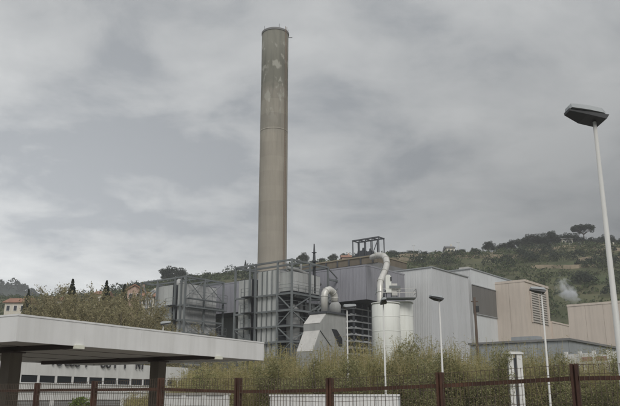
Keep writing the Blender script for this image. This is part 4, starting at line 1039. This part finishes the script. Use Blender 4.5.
house(100, 294, 230, 12, 5, 'pale house half hidden in the brown wood', 'plaster', 'tile_roof', win=2)
house(55, 300, 210, 14, 5, 'cream house between the villa and the tall conifer', 'plaster', 'tile_roof', win=2)
house(148, 296, 170, 12, 5, 'cream low house right of the pink gabled house', 'plaster', 'tile_roof', win=2)
house(212, 277.5, 342, 16, 2.5, 'pale flat house behind the right end of the farther filter unit', 'plaster', 'roofing', win=2)
house(346.5, 257, 300, 9, 4, 'small pink house beside the open roof frame', 'plaster_pink', 'tile_roof', win=2)
house(567, 238.6, 338, 11, 3.4, 'white house on the crest below the wide dark tree', 'plaster', 'roofing', win=3)
house(450.5, 247.5, 340, 8, 3, 'small grey white house on the ridge above the banded hall', 'plaster', 'roofing', win=2)
house(613, 245.5, 334, 17, 3, 'white low house at the right edge of the crest', 'plaster', 'roofing', win=3)
house(470, 256, 325, 7, 2.4, 'tiny ochre house on a terrace above the banded hall', 'plaster_pink', 'tile_roof', win=1)
p0 = P(422, 258.5, 300)
t = thing('water_tank', 'small bright white tank on the slope above the pale grey hall', 'tank', (p0.x, p0.y, p0.z - 1.3))
tube('tank_shell', [(0, 0, 0), (0, 0, 1.2), (0, 0, 1.5)], [.7, .7, .2], M['silo'], t, 20); tube('tank_base', [(0, 0, -4), (0, 0, .02)], .8, M['concrete'], t, 20)
for px, py, lb in ((413.5, 244.5, 'thin mast on the ridge above the pale grey hall'), (458, 241.5, 'thin mast on the ridge right of the small ridge house')):
    p = P(px, py, 335); z = float(hillz(np.array([p.x]), np.array([335.]))[0]); t = thing('antenna_mast', lb, 'mast', (p.x, p.y, z))
    tube('pole', [(0, 0, 0), (0, 0, p.z - z)], [.2, .12], M['pole'], t, 6); bar('cross_arm', (-.8, 0, p.z - z - .6), (.8, 0, p.z - z - .6), .12, M['steel_dark'], t)

# ------------------------------------------------------------------ smoke behind the beige buildings
sa = P(576, 308, 158); sb = P(556, 274, 164)
mid = (sa + sb) / 2
sm = bpy.data.materials.new('smoke'); sm.use_nodes = True; t_ = sm.node_tree; nn = t_.nodes; ll = t_.links
nn.remove(nn['Principled BSDF'])
pv = nn.new('ShaderNodeVolumePrincipled'); pv.inputs['Color'].default_value = (.86, .88, .92, 1); pv.inputs['Anisotropy'].default_value = 0
g = nn.new('ShaderNodeTexCoord'); no = nn.new('ShaderNodeTexNoise'); no.inputs['Scale'].default_value = .45; no.inputs['Detail'].default_value = 4; no.inputs['Distortion'].default_value = .8
ll.new(g.outputs['Object'], no.inputs['Vector'])
mp = nn.new('ShaderNodeMapping'); ll.new(g.outputs['Object'], mp.inputs[0])
ax_ = (sb - sa); LEN = ax_.length
gr = nn.new('ShaderNodeVectorMath'); gr.operation = 'MULTIPLY'; gr.inputs[1].default_value = (1 / 2.6, 1 / 2.6, 1 / (LEN * .52)); ll.new(g.outputs['Object'], gr.inputs[0])
lnn = nn.new('ShaderNodeVectorMath'); lnn.operation = 'LENGTH'; ll.new(gr.outputs[0], lnn.inputs[0])
def m2(op, a, c):
    x = nn.new('ShaderNodeMath'); x.operation = op
    for i, q in enumerate((a, c)):
        if isinstance(q, (int, float)): x.inputs[i].default_value = q
        else: ll.new(q, x.inputs[i])
    return x.outputs[0]
dn = m2('MAXIMUM', m2('SUBTRACT', m2('SUBTRACT', m2('MULTIPLY', no.outputs[0], 2.1), .55), m2('MULTIPLY', lnn.outputs['Value'], .85)), 0)
ll.new(m2('MULTIPLY', dn, 2.2), pv.inputs['Density']); ll.new(pv.outputs[0], nn['Material Output'].inputs['Volume'])
bm = bmesh.new(); bmesh.ops.create_icosphere(bm, subdivisions=3, radius=1.0)
for v in bm.verts: v.co = Vector((v.co.x * 3.0, v.co.y * 3.0, v.co.z * LEN * .6))
me = bpy.data.meshes.new('smoke'); bm.to_mesh(me); bm.free(); me.materials.append(sm)
o = link(bpy.data.objects.new('smoke', me)); o.location = mid; o.rotation_mode = 'QUATERNION'; o.rotation_quaternion = ax_.to_track_quat('Z', 'Y')
tag(o, 'thin white smoke plume drifting up between the beige buildings', 'smoke', None, 'stuff')

# ------------------------------------------------------------------ damp valley air
hm = bpy.data.materials.new('haze'); hm.use_nodes = True; nn = hm.node_tree.nodes; nn.remove(nn['Principled BSDF'])
pv = nn.new('ShaderNodeVolumePrincipled'); pv.inputs['Color'].default_value = (.93, .95, 1, 1); pv.inputs['Density'].default_value = .0004; pv.inputs['Anisotropy'].default_value = 0.0
hm.node_tree.links.new(pv.outputs[0], nn['Material Output'].inputs['Volume'])
hz_ = gs + 10
tag(link(bpy.data.objects.new('haze', mesh('haze', boxverts((-hz_, -hz_, -1.1), (hz_, hz_, 165)), BF, hm))), 'thin grey haze filling the valley air', 'haze', None, 'stuff')
